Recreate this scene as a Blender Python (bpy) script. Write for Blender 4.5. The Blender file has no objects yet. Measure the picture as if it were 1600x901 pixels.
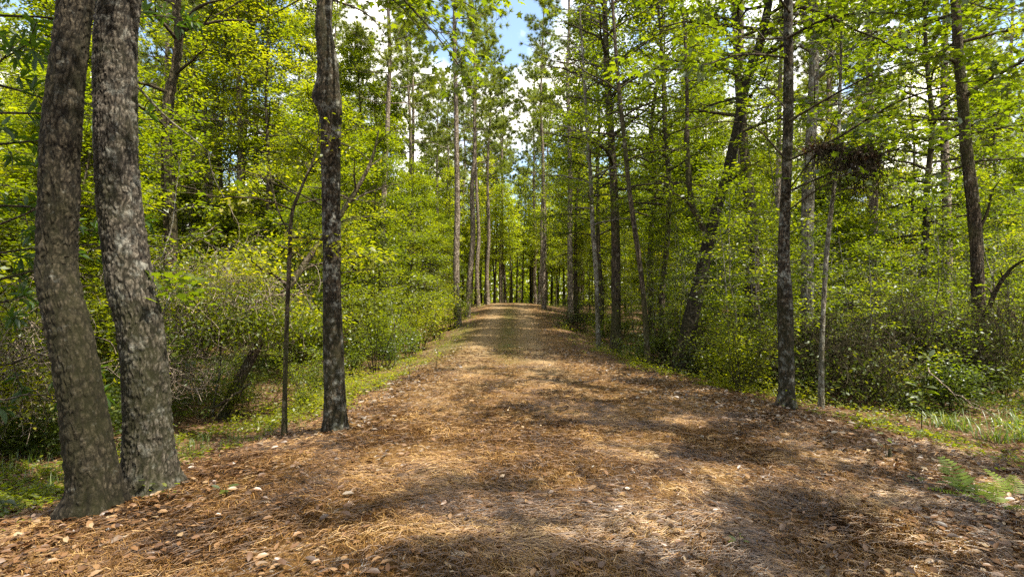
import bpy, math
import numpy as np
from mathutils import Vector

# ------------------------------------------------------------------ camera, sky, sun
SC = bpy.context.scene
COL = SC.collection
F_PX, CAM_Z, PITCH = 850.0, 1.62, math.atan(15 / 850)
cam_d = bpy.data.cameras.new("camera"); cam = bpy.data.objects.new("camera", cam_d); COL.objects.link(cam)
cam.location = (0, 0, CAM_Z); cam.rotation_euler = (math.pi / 2 + PITCH, 0, 0)
cam_d.sensor_width = 36; cam_d.lens = 36 * F_PX / 1600; cam_d.clip_end = 2000; cam_d.clip_start = 0.05
SC.camera = cam

SUN_EL = math.radians(64)
SX, SY = 0.86, -0.51                       # horizontal direction towards the sun
SUN = np.array([SX * math.cos(SUN_EL), SY * math.cos(SUN_EL), math.sin(SUN_EL)])
sl = bpy.data.lights.new("sun", 'SUN'); so = bpy.data.objects.new("sun", sl); COL.objects.link(so)
sl.energy = 5.0; sl.angle = math.radians(0.53); sl.color = (1.0, 0.92, 0.76)
so.rotation_euler = Vector(SUN).to_track_quat('Z', 'Y').to_euler(); so.location = (0, 0, 60)

world = bpy.data.worlds.new("World"); SC.world = world; world.use_nodes = True
wt = world.node_tree; wt.nodes.clear()
wo = wt.nodes.new('ShaderNodeOutputWorld'); bg = wt.nodes.new('ShaderNodeBackground')
sky = wt.nodes.new('ShaderNodeTexSky'); sky.sky_type = 'NISHITA'; sky.sun_disc = False
sky.sun_elevation = SUN_EL; sky.sun_rotation = math.atan2(SX, SY)
tc = wt.nodes.new('ShaderNodeTexCoord'); nz = wt.nodes.new('ShaderNodeTexNoise'); rp = wt.nodes.new('ShaderNodeValToRGB')
nz.inputs['Scale'].default_value = 4.2; nz.inputs['Detail'].default_value = 6; nz.inputs['Roughness'].default_value = 0.55
rp.color_ramp.elements[0].position = 0.45; rp.color_ramp.elements[1].position = 0.58
mx = wt.nodes.new('ShaderNodeMix'); mx.data_type = 'RGBA'
mx.inputs[7].default_value = (7.0, 6.6, 5.9, 1)
wt.links.new(tc.outputs['Generated'], nz.inputs['Vector']); wt.links.new(nz.outputs['Fac'], rp.inputs[0])
tn = wt.nodes.new('ShaderNodeMix'); tn.data_type = 'RGBA'; tn.blend_type = 'MULTIPLY'; tn.inputs[0].default_value = 1; tn.inputs[7].default_value = (1.0, .97, .92, 1)
wt.links.new(sky.outputs[0], tn.inputs[6]); wt.links.new(rp.outputs[0], mx.inputs[0]); wt.links.new(tn.outputs[2], mx.inputs[6])
wt.links.new(mx.outputs[2], bg.inputs[0]); wt.links.new(bg.outputs[0], wo.inputs[0])
bg.inputs[1].default_value = 0.15

vs = SC.view_settings
vs.view_transform = 'Standard'; vs.look = 'None'; vs.gamma = 1; vs.exposure = 1.5; vs.use_curve_mapping = False
cy = SC.cycles
cy.max_bounces = 7; cy.diffuse_bounces = 4; cy.glossy_bounces = 1; cy.transmission_bounces = 5
cy.transparent_max_bounces = 2; cy.caustics_reflective = False; cy.caustics_refractive = False
cy.use_denoising = False; cy.sample_clamp_indirect = 4.0

# ------------------------------------------------------------------ helpers
def nt(seed): return np.random.default_rng(seed)

def hash3(i, j, k, s=0):
    h = (i * 374761393 + j * 668265263 + k * 2147483647 + s * 1274126177) & 0xFFFFFFFF
    h = ((h ^ (h >> 13)) * 1274126177) & 0xFFFFFFFF
    return ((h ^ (h >> 16)) & 0xFFFFFF) / float(0xFFFFFF)

def vnoise(x, y, z=0.0, s=0):
    x, y, z = np.broadcast_arrays(np.asarray(x, float), np.asarray(y, float), np.asarray(z, float))
    i, j, k = np.floor(x).astype(np.int64), np.floor(y).astype(np.int64), np.floor(z).astype(np.int64)
    u, v, w = x - i, y - j, z - k
    u, v, w = u*u*(3-2*u), v*v*(3-2*v), w*w*(3-2*w)
    r = 0
    for a in (0, 1):
        for b in (0, 1):
            for c in (0, 1):
                r = r + hash3(i+a, j+b, k+c, s) * (u if a else 1-u) * (v if b else 1-v) * (w if c else 1-w)
    return r

def fbm(x, y, z=0.0, s=0, o=4):
    r, a, t = 0, 1.0, 0
    for q in range(o):
        f = 2 ** q
        r = r + a * vnoise(np.asarray(x)*f, np.asarray(y)*f, np.asarray(z)*f, s+q); t += a; a *= 0.5
    return r / t

def ss(a, b, x):
    t = np.clip((np.asarray(x, float) - a) / (b - a), 0, 1); return t*t*(3-2*t)

def ray(px, py):
    u, v = (px - 800) / F_PX, (450.5 - py) / F_PX
    return np.array([u, math.cos(PITCH) - v*math.sin(PITCH), math.sin(PITCH) + v*math.cos(PITCH)])

def at(px, py, d):
    r = ray(px, py); r = r / r[1] * d
    return np.array([r[0], r[1], r[2] + CAM_Z])

def path_x(y): return -0.15 + 0.0 * y - 3.4 * ss(44, 75, y)
def edge_l(y): return path_x(y) - (2.35 + 1.0 * (1 - ss(3.0, 8.0, y)) - 0.45*ss(9, 16, y))
def edge_r(y): return path_x(y) + (2.75 + 1.6 * (1 - ss(6.0, 15, y)) - 0.65*ss(11, 20, y))

def gz(x, y):
    x = np.asarray(x, float); y = np.asarray(y, float)
    z = 1.12 * ss(17, 42, y) - 0.9 * ss(48, 110, y)
    dl = edge_l(y) - x; dr = x - edge_r(y)
    z = z - 0.42 * ss(-0.8, 2.2, dl) + 0.35*ss(3, 14, dl) - 0.30 * ss(-0.3, 2.6, dr) + 0.25*ss(4, 14, dr)
    z = z + 0.05 * (1 - np.clip(np.abs(x - path_x(y)) / 2.4, 0, 1)**2)
    z = z + 0.16 * (fbm(x*0.35, y*0.35, 0, 5, 3) - 0.5) * ss(0, 3, np.maximum(dl, dr) + 0.7)
    z = z + 0.05 * (fbm(x*1.3, y*1.3, 0, 9, 3) - 0.5) + 0.018 * (fbm(x*7, y*7, 0, 3, 2) - 0.5)
    return z

def mesh(name, V, faces, mat, parent=None, attrs=None, smooth=False, uv=None):
    """faces: list of (n,k) int arrays"""
    me = bpy.data.meshes.new(name)
    V = np.asarray(V, np.float32)
    faces = [np.asarray(f, np.int32) for f in faces if len(f)]
    me.vertices.add(len(V)); me.vertices.foreach_set('co', V.ravel())
    loops = np.concatenate([f.ravel() for f in faces])
    starts, tot, o = [], [], 0
    for f in faces:
        n, k = f.shape
        starts.append(o + np.arange(n) * k); tot.append(np.full(n, k)); o += n*k
    starts = np.concatenate(starts).astype(np.int32)
    me.loops.add(len(loops)); me.loops.foreach_set('vertex_index', loops)
    me.polygons.add(len(starts)); me.polygons.foreach_set('loop_start', starts)
    if smooth: me.polygons.foreach_set('use_smooth', np.ones(len(starts), bool))
    for k, a in (attrs or {}).items():
        at_ = me.attributes.new(k, 'FLOAT', 'POINT'); at_.data.foreach_set('value', np.asarray(a, np.float32))
    me.update(calc_edges=True)
    me.materials.append(mat)
    ob = bpy.data.objects.new(name, me); COL.objects.link(ob)
    if parent is not None: ob.parent = parent
    return ob

def tag(o, label=None, cat=None, group=None, kind=None):
    if label: o['label'] = label
    if cat: o['category'] = cat
    if group: o['group'] = group
    if kind: o['kind'] = kind
    return o

def empty(name, loc, rz=0.0, label=None, cat=None, group=None):
    o = bpy.data.objects.new(name, None); COL.objects.link(o)
    o.location = tuple(float(c) for c in loc); o.rotation_euler = (0, 0, rz); o.empty_display_size = 0.3
    return tag(o, label, cat, group)

def copy_tree(src, loc, rz, s, label, group):
    r = src.copy(); COL.objects.link(r)
    r.location = tuple(float(c) for c in loc); r.rotation_euler = (0, 0, rz); r.scale = (s, s, s)
    r['label'] = label; r['group'] = group
    for ch in list(src.children):
        c = ch.copy(); COL.objects.link(c); c.parent = r
    return r

# collectors -------------------------------------------------------
class Tubes:
    def __init__(s): s.V, s.Q, s.n, s.T = [], [], 0, []
    def add(s, P, R, seg=5, cap=False):
        P = np.asarray(P, float); R = np.asarray(R, float); n = len(P)
        T = np.gradient(P, axis=0); T /= np.linalg.norm(T, axis=1)[:, None] + 1e-9
        ref = np.array([0, 0, 1.0]) if abs(T[:, 2]).mean() < 0.8 else np.array([1.0, 0, 0])
        A = np.cross(T, ref); A /= np.linalg.norm(A, axis=1)[:, None] + 1e-9
        B = np.cross(T, A)
        th = np.arange(seg) * 2*math.pi / seg
        ring = P[:, None, :] + R[:, None, None] * (np.cos(th)[None, :, None]*A[:, None, :] + np.sin(th)[None, :, None]*B[:, None, :])
        s.V.append(ring.reshape(-1, 3))
        i = np.arange(n-1)[:, None]*seg; j = np.arange(seg)[None, :]; j2 = (j+1) % seg
        s.Q.append((np.stack([i+j, i+j2, i+seg+j2, i+seg+j], -1).reshape(-1, 4) + s.n))
        s.n += n*seg
    def build(s, name, mat, parent=None, smooth=True):
        return mesh(name, np.concatenate(s.V), [np.concatenate(s.Q)], mat, parent, smooth=smooth)

def spline(P, n):
    """Catmull-Rom through P (m,k) resampled to n points"""
    P = np.asarray(P, float); m = len(P)
    if m == 2: 
        t = np.linspace(0, 1, n)[:, None]; return P[0]*(1-t) + P[1]*t
    Q = np.vstack([2*P[0]-P[1], P, 2*P[-1]-P[-2]])
    u = np.linspace(0, m-1-1e-6, n); i = u.astype(int); t = (u-i)[:, None]
    a, b, c, d = Q[i], Q[i+1], Q[i+2], Q[i+3]
    return 0.5*((2*b) + (-a+c)*t + (2*a-5*b+4*c-d)*t*t + (-a+3*b-3*c+d)*t**3)

# leaf templates: (verts (k,3) as [along, across, up], faces)
def _lobed():
    pts = [(0,0,0),(0.10,0.22,.03),(0.02,0.46,-.02),(0.30,0.26,.05),(0.52,0.52,-.03),(0.60,0.20,.04),(1.0,0.0,-.08),
           (0.60,-0.20,.04),(0.52,-0.52,-.03),(0.30,-0.26,.05),(0.02,-0.46,-.02),(0.10,-0.22,.03)]
    c = (0.33, 0, 0.0)
    V = np.array(pts + [c]); F = [(12, i, (i+1) % 12) for i in range(12)]
    return V, np.array(F)
def _oval():
    V = np.array([(0,0,0),(.3,.22,.05),(.68,.20,.04),(1,0,-.06),(.68,-.20,.04),(.3,-.22,.05),(.5,0,0)])
    F = np.array([(6,0,1),(6,1,2),(6,2,3),(6,3,4),(6,4,5),(6,5,0)])[:, ::-1]
    return V, F
def _simple():
    V = np.array([(0,0,0),(.42,.30,.07),(1,0,-.05),(.42,-.30,.07)])
    return V, np.array([(0,2,1),(0,3,2)])
def _long():
    V = np.array([(0,0,0),(.35,.13,.03),(.7,.11,.02),(1,0,-.08),(.7,-.11,.02),(.35,-.13,.03)])
    return V, np.array([(0,2,1),(0,3,2),(0,4,3),(0,5,4)])
LOBED, OVAL, SIMPLE, LONG = _lobed(), _oval(), _simple(), _long()

def leaf_mesh(name, P, D, N, S, tpl, mat, rng, parent=None, rnd=None):
    T, F = tpl; n = len(P); k = len(T)
    D = D / (np.linalg.norm(D, axis=1)[:, None] + 1e-9)
    W = np.cross(N, D); W /= np.linalg.norm(W, axis=1)[:, None] + 1e-9
    N = np.cross(D, W)
    curl = rng.uniform(0.3, 2.2, n)
    V = P[:, None, :] + S[:, None, None] * (T[None, :, 0, None]*D[:, None, :] + T[None, :, 1, None]*W[:, None, :] + (T[None, :, 2, None]*curl[:, None, None])*N[:, None, :])
    Fa = (F[None] + (np.arange(n)*k)[:, None, None]).reshape(-1, 3)
    if rnd is None: rnd = rng.random(n)
    return mesh(name, V.reshape(-1, 3), [Fa], mat, parent, attrs={'rnd': np.repeat(rnd, k)})

# ------------------------------------------------------------------ materials
def new_mat(name):
    m = bpy.data.materials.new(name); m.use_nodes = True; t = m.node_tree; t.nodes.clear()
    out = t.nodes.new('ShaderNodeOutputMaterial'); return m, t, out
def N_(t, ty, **kw):
    n = t.nodes.new(ty)
    for k, v in kw.items():
        if hasattr(n, k): setattr(n, k, v)
        else: n.inputs[k].default_value = v
    return n
def ramp(t, fac, stops):
    r = t.nodes.new('ShaderNodeValToRGB'); e = r.color_ramp.elements
    while len(e) > 1: e.remove(e[-1])
    e[0].position = stops[0][0]; e[0].color = (*stops[0][1], 1)
    for p, c in stops[1:]:
        x = e.new(p); x.color = (*c, 1)
    t.links.new(fac, r.inputs[0]); return r.outputs[0]
def mixc(t, fac, a, b, mode='MIX'):
    m = t.nodes.new('ShaderNodeMix'); m.data_type = 'RGBA'; m.blend_type = mode
    for i, v in ((0, fac), (6, a), (7, b)):
        if hasattr(v, 'links') or hasattr(v, 'is_linked'): t.links.new(v, m.inputs[i])
        elif i == 0: m.inputs[0].default_value = v
        else: m.inputs[i].default_value = (*v, 1)
    return m.outputs[2]

def leaf_mat(name, stops, trans=0.62, tmul=(2.35, 2.35, 0.6), gloss=0.05, rough=0.45, objvar=0.35):
    m, t, out = new_mat(name)
    a = N_(t, 'ShaderNodeAttribute', attribute_name='rnd')
    oi = t.nodes.new('ShaderNodeObjectInfo')
    mr = N_(t, 'ShaderNodeMath', operation='MULTIPLY_ADD'); t.links.new(oi.outputs['Random'], mr.inputs[0]); mr.inputs[1].default_value = objvar
    sc_ = N_(t, 'ShaderNodeMath', operation='MULTIPLY'); t.links.new(a.outputs['Fac'], sc_.inputs[0]); sc_.inputs[1].default_value = 1 - objvar
    t.links.new(sc_.outputs[0], mr.inputs[2])
    c = ramp(t, mr.outputs[0], stops)
    d = N_(t, 'ShaderNodeBsdfDiffuse'); t.links.new(c, d.inputs[0])
    tr = N_(t, 'ShaderNodeBsdfTranslucent'); t.links.new(mixc(t, 1.0, c, tmul, 'MULTIPLY'), tr.inputs[0])
    mS = N_(t, 'ShaderNodeMixShader'); mS.inputs[0].default_value = trans
    t.links.new(d.outputs[0], mS.inputs[1]); t.links.new(tr.outputs[0], mS.inputs[2])
    g = N_(t, 'ShaderNodeBsdfGlossy'); g.inputs['Roughness'].default_value = rough; g.inputs[0].default_value = (.9, .95, 1, 1)
    m2 = N_(t, 'ShaderNodeMixShader'); m2.inputs[0].default_value = gloss
    t.links.new(mS.outputs[0], m2.inputs[1]); t.links.new(g.outputs[0], m2.inputs[2]); t.links.new(m2.outputs[0], out.inputs[0])
    return m

LEAF_LIGHT = leaf_mat('spring_leaves', [(0, (.044,.064,.003)), (.3, (.092,.120,.004)), (.65, (.142,.158,.006)), (.9, (.198,.195,.008)), (1, (.25,.22,.02))], gloss=.03, objvar=.45)
LEAF_MID = leaf_mat('green_leaves', [(0, (.034,.053,.003)), (.4, (.074,.100,.004)), (.75, (.122,.142,.006)), (1, (.182,.182,.010))], gloss=.03, objvar=.45)
LEAF_NEAR = leaf_mat('broad_green_leaves', [(0, (.032,.052,.004)), (.5, (.070,.098,.005)), (.85, (.118,.142,.007)), (1, (.17,.18,.012))], gloss=.05, rough=.45)
LEAF_DARK = leaf_mat('glossy_dark_leaves', [(0, (.020,.042,.008)), (.6, (.040,.076,.010)), (1, (.075,.110,.014))], trans=.4, gloss=.025, rough=.5)
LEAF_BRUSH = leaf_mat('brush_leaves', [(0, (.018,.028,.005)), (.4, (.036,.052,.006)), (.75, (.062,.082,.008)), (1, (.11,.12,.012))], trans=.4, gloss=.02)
LEAF_FAR = leaf_mat('far_leaves', [(0, (.110,.145,.008)), (.4, (.165,.200,.010)), (.8, (.22,.235,.014)), (1, (.25,.24,.02))], gloss=.03)
NEEDLE = leaf_mat('pine_needles', [(0, (.075,.105,.014)), (.6, (.13,.16,.020)), (1, (.19,.185,.03))], trans=.45, gloss=.03)
FERN_LEAF = leaf_mat('fern_leaves', [(0, (.055,.10,.005)), (1, (.13,.175,.008))], gloss=.02, trans=.5, objvar=0)
DRY_LEAF = leaf_mat('dead_leaves', [(0, (.028,.014,.006)), (.25, (.075,.036,.014)), (.5, (.145,.072,.028)), (.72, (.21,.125,.058)), (.88, (.25,.18,.10)), (1, (.32,.26,.18))], trans=.15, tmul=(1.2,.9,.6), gloss=.05, objvar=0)
DRY_DARK = leaf_mat('withered_leaves', [(0, (.020,.012,.007)), (.6, (.055,.034,.020)), (1, (.11,.075,.045))], trans=.2, tmul=(1.2,.9,.6), gloss=.02, objvar=0)
PALE_LEAF = leaf_mat('pale_dead_leaves', [(0, (.075,.045,.028)), (.35, (.14,.095,.06)), (.7, (.21,.175,.135)), (1, (.34,.32,.285))], trans=.12, tmul=(1.1,.9,.7), gloss=.05, objvar=0)
STRAW = leaf_mat('pine_straw', [(0, (.020,.009,.003)), (.3, (.062,.028,.007)), (.6, (.135,.065,.016)), (.85, (.235,.128,.036)), (1, (.38,.245,.095))], trans=.1, tmul=(1,.8,.6), gloss=.06, rough=.4, objvar=0)
GRASS = leaf_mat('grass_blades', [(0, (.045,.085,.012)), (.5, (.10,.15,.02)), (.8, (.19,.20,.04)), (1, (.36,.30,.12))], trans=.4, objvar=0)

def bark_mat(name, deep, base, light, lichen=.3, moss=.5, zs=.22, scale=22, bump=.9, dist=.02, mosscol=(.040,.042,.012), lichcol=(.36,.37,.33), lich_lo=.60, attr=False):
    m, t, out = new_mat(name)
    c = N_(t, 'ShaderNodeTexCoord')
    def noise(s, d=4, r=.6, sc=(1, 1, 1), loc=(0, 0, 0)):
        mp = N_(t, 'ShaderNodeMapping'); mp.inputs['Scale'].default_value = sc; mp.inputs['Location'].default_value = loc
        t.links.new(c.outputs['Object'], mp.inputs[0])
        n = N_(t, 'ShaderNodeTexNoise'); n.inputs['Scale'].default_value = s; n.inputs['Detail'].default_value = d; n.inputs['Roughness'].default_value = r
        t.links.new(mp.outputs[0], n.inputs['Vector']); return n.outputs['Fac']
    def math_(op, a, b=None):
        n = N_(t, 'ShaderNodeMath', operation=op)
        for k, v in ((0, a), (1, b)):
            if v is None: continue
            if isinstance(v, (int, float)): n.inputs[k].default_value = v
            else: t.links.new(v, n.inputs[k])
        return n.outputs[0]
    def ridge(fac, gain):       # 0 in the cracks, 1 on the plates
        return math_('MINIMUM', math_('MULTIPLY', math_('ABSOLUTE', math_('SUBTRACT', fac, .5)), gain), 1.0)
    if attr:
        a = N_(t, 'ShaderNodeAttribute', attribute_name='plate').outputs['Fac']
        ce = N_(t, 'ShaderNodeAttribute', attribute_name='cell').outputs['Fac']
    else:
        a = math_('MULTIPLY', ridge(noise(scale, 2, .5, (1, 1, zs)), 9), math_('ADD', math_('MULTIPLY', ridge(noise(scale*1.1, 2, .5, (.6, .6, .9), (5, 5, 5)), 9), .5), .5))
        ce = noise(scale*.8, 1, .5, (1, 1, zs*1.6), (9, 2, 4))
    fine = noise(85, 5, .7, (1, 1, .45)); mid = noise(7, 6, .7, (1, 1, .5), (1, 8, 3))
    col = ramp(t, a, [(0, deep), (.45 if attr else .4, base), (1, light)])
    col = mixc(t, 1, col, ramp(t, ce, [(.1, (.75,.75,.75)), (.9, (1.18,1.17,1.15))]), 'MULTIPLY')
    col = mixc(t, 1, col, ramp(t, fine, [(.36, (.25,.25,.25)), (.64, (1.8,1.8,1.8))]), 'MULTIPLY')
    col = mixc(t, 1, col, ramp(t, mid, [(.35, (.72,.70,.66)), (.65, (1.2,1.2,1.2))]), 'MULTIPLY')
    l1 = noise(8, 10, .78)
    lf = ramp(t, l1, [(lich_lo-.05, (0,0,0)), (lich_lo+.05, (lichen,)*3)])
    l2 = ramp(t, noise(38, 5, .8, (1, 1, .6), (4, 4, 9)), [(.60, (0,0,0)), (.68, (lichen*.55,)*3)])
    lm = math_('MULTIPLY', math_('MAXIMUM', lf, l2), math_('MULTIPLY_ADD', a, .8))
    col = mixc(t, lm, col, lichcol)
    ms = noise(1.5, 8, .7, (1, 1, .6), (3.1, 7.7, 1.3))
    mf = math_('MULTIPLY', ramp(t, ms, [(.42, (0,0,0)), (.58, (moss,)*3)]), ramp(t, noise(16, 4, .7, (1, 1, .5)), [(.3, (.25,)*3), (.55, (1,1,1))]))
    col = mixc(t, mf, col, mosscol)
    b = N_(t, 'ShaderNodeBsdfPrincipled'); b.inputs['Roughness'].default_value = .95; b.inputs['Specular IOR Level'].default_value = .15
    t.links.new(col, b.inputs['Base Color'])
    hs = math_('ADD', math_('MULTIPLY', fine, .5), math_('MULTIPLY', a, .35 if attr else 1.0))
    bp = N_(t, 'ShaderNodeBump'); bp.inputs['Strength'].default_value = bump; bp.inputs['Distance'].default_value = dist
    t.links.new(hs, bp.inputs['Height']); t.links.new(bp.outputs[0], b.inputs['Normal'])
    t.links.new(b.outputs[0], out.inputs[0]); return m

BARK_A = bark_mat('mossy_bark', (.004,.003,.002), (.020,.016,.011), (.044,.036,.025), lichen=.28, moss=.6, lich_lo=.63, mosscol=(.016,.016,.005), attr=True)
BARK_B = bark_mat('grey_plated_bark', (.006,.005,.004), (.036,.030,.024), (.088,.076,.062), lichen=.30, moss=.55, mosscol=(.026,.027,.009), lich_lo=.57, attr=True)
BARK_C = bark_mat('lichen_bark', (.005,.004,.003), (.026,.019,.013), (.068,.051,.035), lichen=.5, moss=.6, mosscol=(.018,.018,.006), lich_lo=.56, attr=True)
BARK_DARK = bark_mat('dark_bark', (.012,.009,.006), (.050,.036,.025), (.100,.076,.055), lichen=.5, moss=.75, scale=16)
BARK_PINE = bark_mat('pine_bark', (.06,.044,.032), (.18,.142,.11), (.32,.27,.22), lichen=.4, moss=.2, scale=10, zs=.3, dist=.03)
BARK_PALE = bark_mat('pale_bark', (.04,.034,.026), (.13,.112,.088), (.22,.195,.16), lichen=.7, moss=.5, scale=20, lich_lo=.54)
TWIG_DEAD = bark_mat('dead_twigs', (.12,.09,.07), (.24,.19,.145), (.38,.32,.25), lichen=.3, moss=.0, scale=30)
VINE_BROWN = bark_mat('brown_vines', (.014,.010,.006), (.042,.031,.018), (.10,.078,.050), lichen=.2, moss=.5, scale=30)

def ground_mat(name, path):
    m, t, out = new_mat(name)
    c = N_(t, 'ShaderNodeTexCoord'); P = c.outputs['Object']
    def noise(s, d=4, r=.6, vec=None):
        n = N_(t, 'ShaderNodeTexNoise'); n.inputs['Scale'].default_value = s; n.inputs['Detail'].default_value = d; n.inputs['Roughness'].default_value = r
        t.links.new(vec or P, n.inputs['Vector']); return n.outputs['Fac']
    if path: straw = [(.30, (.024,.012,.005)), (.45, (.100,.052,.017)), (.6, (.195,.115,.042)), (.75, (.34,.23,.105))]
    else: straw = [(.30, (.030,.018,.010)), (.47, (.095,.052,.026)), (.62, (.17,.10,.055)), (.78, (.29,.22,.15))]
    fib = []
    for rot in (.4, 1.5, 2.5):
        mp = N_(t, 'ShaderNodeMapping'); mp.inputs['Rotation'].default_value = (0, 0, rot); mp.inputs['Scale'].default_value = (1.0, .09, 1)
        t.links.new(P, mp.inputs[0]); fib.append(noise(120, 3, .6, mp.outputs[0]))
    mxx = N_(t, 'ShaderNodeMath', operation='MAXIMUM'); t.links.new(fib[0], mxx.inputs[0]); t.links.new(fib[1], mxx.inputs[1])
    mx2 = N_(t, 'ShaderNodeMath', operation='MAXIMUM'); t.links.new(mxx.outputs[0], mx2.inputs[0]); t.links.new(fib[2], mx2.inputs[1])
    sub = N_(t, 'ShaderNodeMath', operation='MULTIPLY_ADD'); t.links.new(noise(2.1, 6, .7), sub.inputs[0]); sub.inputs[1].default_value = .55
    sb2 = N_(t, 'ShaderNodeMath', operation='SUBTRACT'); t.links.new(mx2.outputs[0], sb2.inputs[0]); sb2.inputs[1].default_value = .36
    t.links.new(sb2.outputs[0], sub.inputs[2])
    col = ramp(t, sub.outputs[0], straw)
    # chips and leaf fragments
    v = N_(t, 'ShaderNodeTexVoronoi', feature='F1'); v.inputs['Scale'].default_value = 26; v.inputs['Randomness'].default_value = 1; t.links.new(P, v.inputs['Vector'])
    sep = N_(t, 'ShaderNodeSeparateColor'); t.links.new(v.outputs['Color'], sep.inputs[0])
    cf = ramp(t, sep.outputs[0], [(.80, (0,0,0)), (.84, (.55,)*3)])
    col = mixc(t, cf, col, ramp(t, sep.outputs[1], [(0, (.06,.035,.02)), (.5, (.26,.17,.10)), (1, (.44,.39,.32))]))
    if path:
        aw = N_(t, 'ShaderNodeAttribute', attribute_name='wear'); ww = N_(t, 'ShaderNodeMath', operation='MULTIPLY'); t.links.new(aw.outputs['Fac'], ww.inputs[0])
        t.links.new(ramp(t, noise(9, 5, .7), [(.3, (.2,)*3), (.6, (.85,)*3)]), ww.inputs[1])
        col = mixc(t, ww.outputs[0], col, ramp(t, noise(60, 4, .7), [(.3, (.17,.11,.055)), (.7, (.42,.315,.18))]))
    # moss / thin grass tint in patches
    gf = ramp(t, noise(.55, 7, .7), [(.54, (0,0,0)), (.68, (.55,)*3)])
    at_ = N_(t, 'ShaderNodeAttribute', attribute_name='green')
    ml = N_(t, 'ShaderNodeMath', operation='MULTIPLY'); t.links.new(at_.outputs['Fac'], ml.inputs[0]); ml.inputs[1].default_value = .8
    mm = N_(t, 'ShaderNodeMath', operation='MULTIPLY'); t.links.new(gf, mm.inputs[0]); mm.inputs[1].default_value = .35 if path else .4
    ma = N_(t, 'ShaderNodeMath', operation='MAXIMUM'); t.links.new(ml.outputs[0], ma.inputs[0]); t.links.new(mm.outputs[0], ma.inputs[1])
    gn = N_(t, 'ShaderNodeMath', operation='MULTIPLY'); t.links.new(ma.outputs[0], gn.inputs[0])
    t.links.new(ramp(t, noise(30, 4, .7), [(.4, (0,0,0)), (.56, (1,1,1))]), gn.inputs[1])
    col = mixc(t, gn.outputs[0], col, (.085,.105,.022))
    b = N_(t, 'ShaderNodeBsdfPrincipled'); b.inputs['Roughness'].default_value = .95; b.inputs['Specular IOR Level'].default_value = .1
    t.links.new(col, b.inputs['Base Color'])
    bp = N_(t, 'ShaderNodeBump'); bp.inputs['Strength'].default_value = .8; bp.inputs['Distance'].default_value = .03
    t.links.new(sub.outputs[0], bp.inputs['Height']); t.links.new(bp.outputs[0], b.inputs['Normal'])
    t.links.new(b.outputs[0], out.inputs[0]); return m
G_WOOD, G_PATH = ground_mat('forest_floor', False), ground_mat('pine_straw_track', True)

# ------------------------------------------------------------------ ground and path
def axis(lo, hi, d0, g):
    a = [0.0]; d = d0
    while a[-1] < hi: a.append(a[-1] + d); d *= g
    b = [0.0]; d = d0
    while b[-1] > lo: b.append(b[-1] - d); d *= g
    return np.array(sorted(set(a + b)))
gx = axis(-450, 450, .05, 1.018); gy = axis(-60, 600, .05, 1.016) + 4.0
X, Y = np.meshgrid(gx, gy); Z = gz(X, Y)
nx_, ny_ = len(gx), len(gy)
idx = np.arange(nx_*ny_).reshape(ny_, nx_)
Q = np.stack([idx[:-1, :-1], idx[:-1, 1:], idx[1:, 1:], idx[1:, :-1]], -1).reshape(-1, 4)
# a thin green strip between the wheel tracks and along the verges
def greenness(x, y):
    c = np.exp(-((x - path_x(y))/0.42)**2) * ss(10, 17, y) * (1 - ss(34, 40, y)) * .85
    l = np.exp(-((x - path_x(y) + 2.0)/0.6)**2) * ss(12, 15, y) * (1 - ss(24, 30, y)) * 1.0
    return np.clip((c + l) * (0.4 + 1.0*fbm(np.asarray(x)*.9, np.asarray(y)*.9, 0, 21, 3)), 0, 1)
G = greenness(X, Y)
def wear(x, y):
    d = x - path_x(y); w = np.exp(-((d-.85)/.5)**2) + np.exp(-((d+.85)/.5)**2)
    return np.clip(w*ss(5, 13, y)*(.25+1.1*fbm(x*1.2, y*.8, 0, 66, 4)), 0, 1)
TRK = wear(X, Y)
mesh('ground', np.stack([X, Y, Z], -1).reshape(-1, 3), [Q], G_WOOD, attrs={'green': G.ravel()}, smooth=True)['kind'] = 'structure'
cx = X[:-1, :-1].ravel(); cyy = Y[:-1, :-1].ravel()
rag = (fbm(cx*1.1, cyy*1.1, 0, 33, 4) - .5) * 1.5
m_ = (cx > edge_l(cyy) + rag - .1) & (cx < edge_r(cyy) + rag + .1) & (cyy > -8) & (cyy < 74)
Qp = Q[m_]; used, inv = np.unique(Qp, return_inverse=True)
Vp = np.stack([X, Y, Z + .006], -1).reshape(-1, 3)[used]
mesh('path', Vp, [inv.reshape(-1, 4)], G_PATH, attrs={'green': G.ravel()[used], 'wear': TRK.ravel()[used]}, smooth=True)['kind'] = 'structure'

# sunlit openings: canopy gaps that let the sun reach these spots on the ground
GAPS = []
for px, py, rx, ry in [(960,770,.55,.35),(1010,765,.4,.25),(700,715,.5,.5),(820,735,.6,.35),(520,855,.35,.22),(620,640,.4,.4),(760,588,.9,.7),(850,575,1.1,.6),
                       (700,600,.6,.5),(1150,745,.4,.35),(1430,835,.35,.3),(560,775,.3,.25),(1300,760,.3,.25),(860,690,.5,.4),(1230,690,.4,.35),(640,825,.3,.2),(1080,860,.25,.2),(760,800,.35,.2)]:
    r = ray(px, py); d = CAM_Z / -r[2]; GAPS.append((r[0]*d, r[1]*d, rx, ry))
GAPS += [(0.2, 21, 2.6, 2.4), (-.6, 27, 2.2, 1.4), (.3, 33, 2.2, 1.6), (-.2, 38, 2, 1.2), (-1.6, 16.5, .8, 1.6)]
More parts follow.
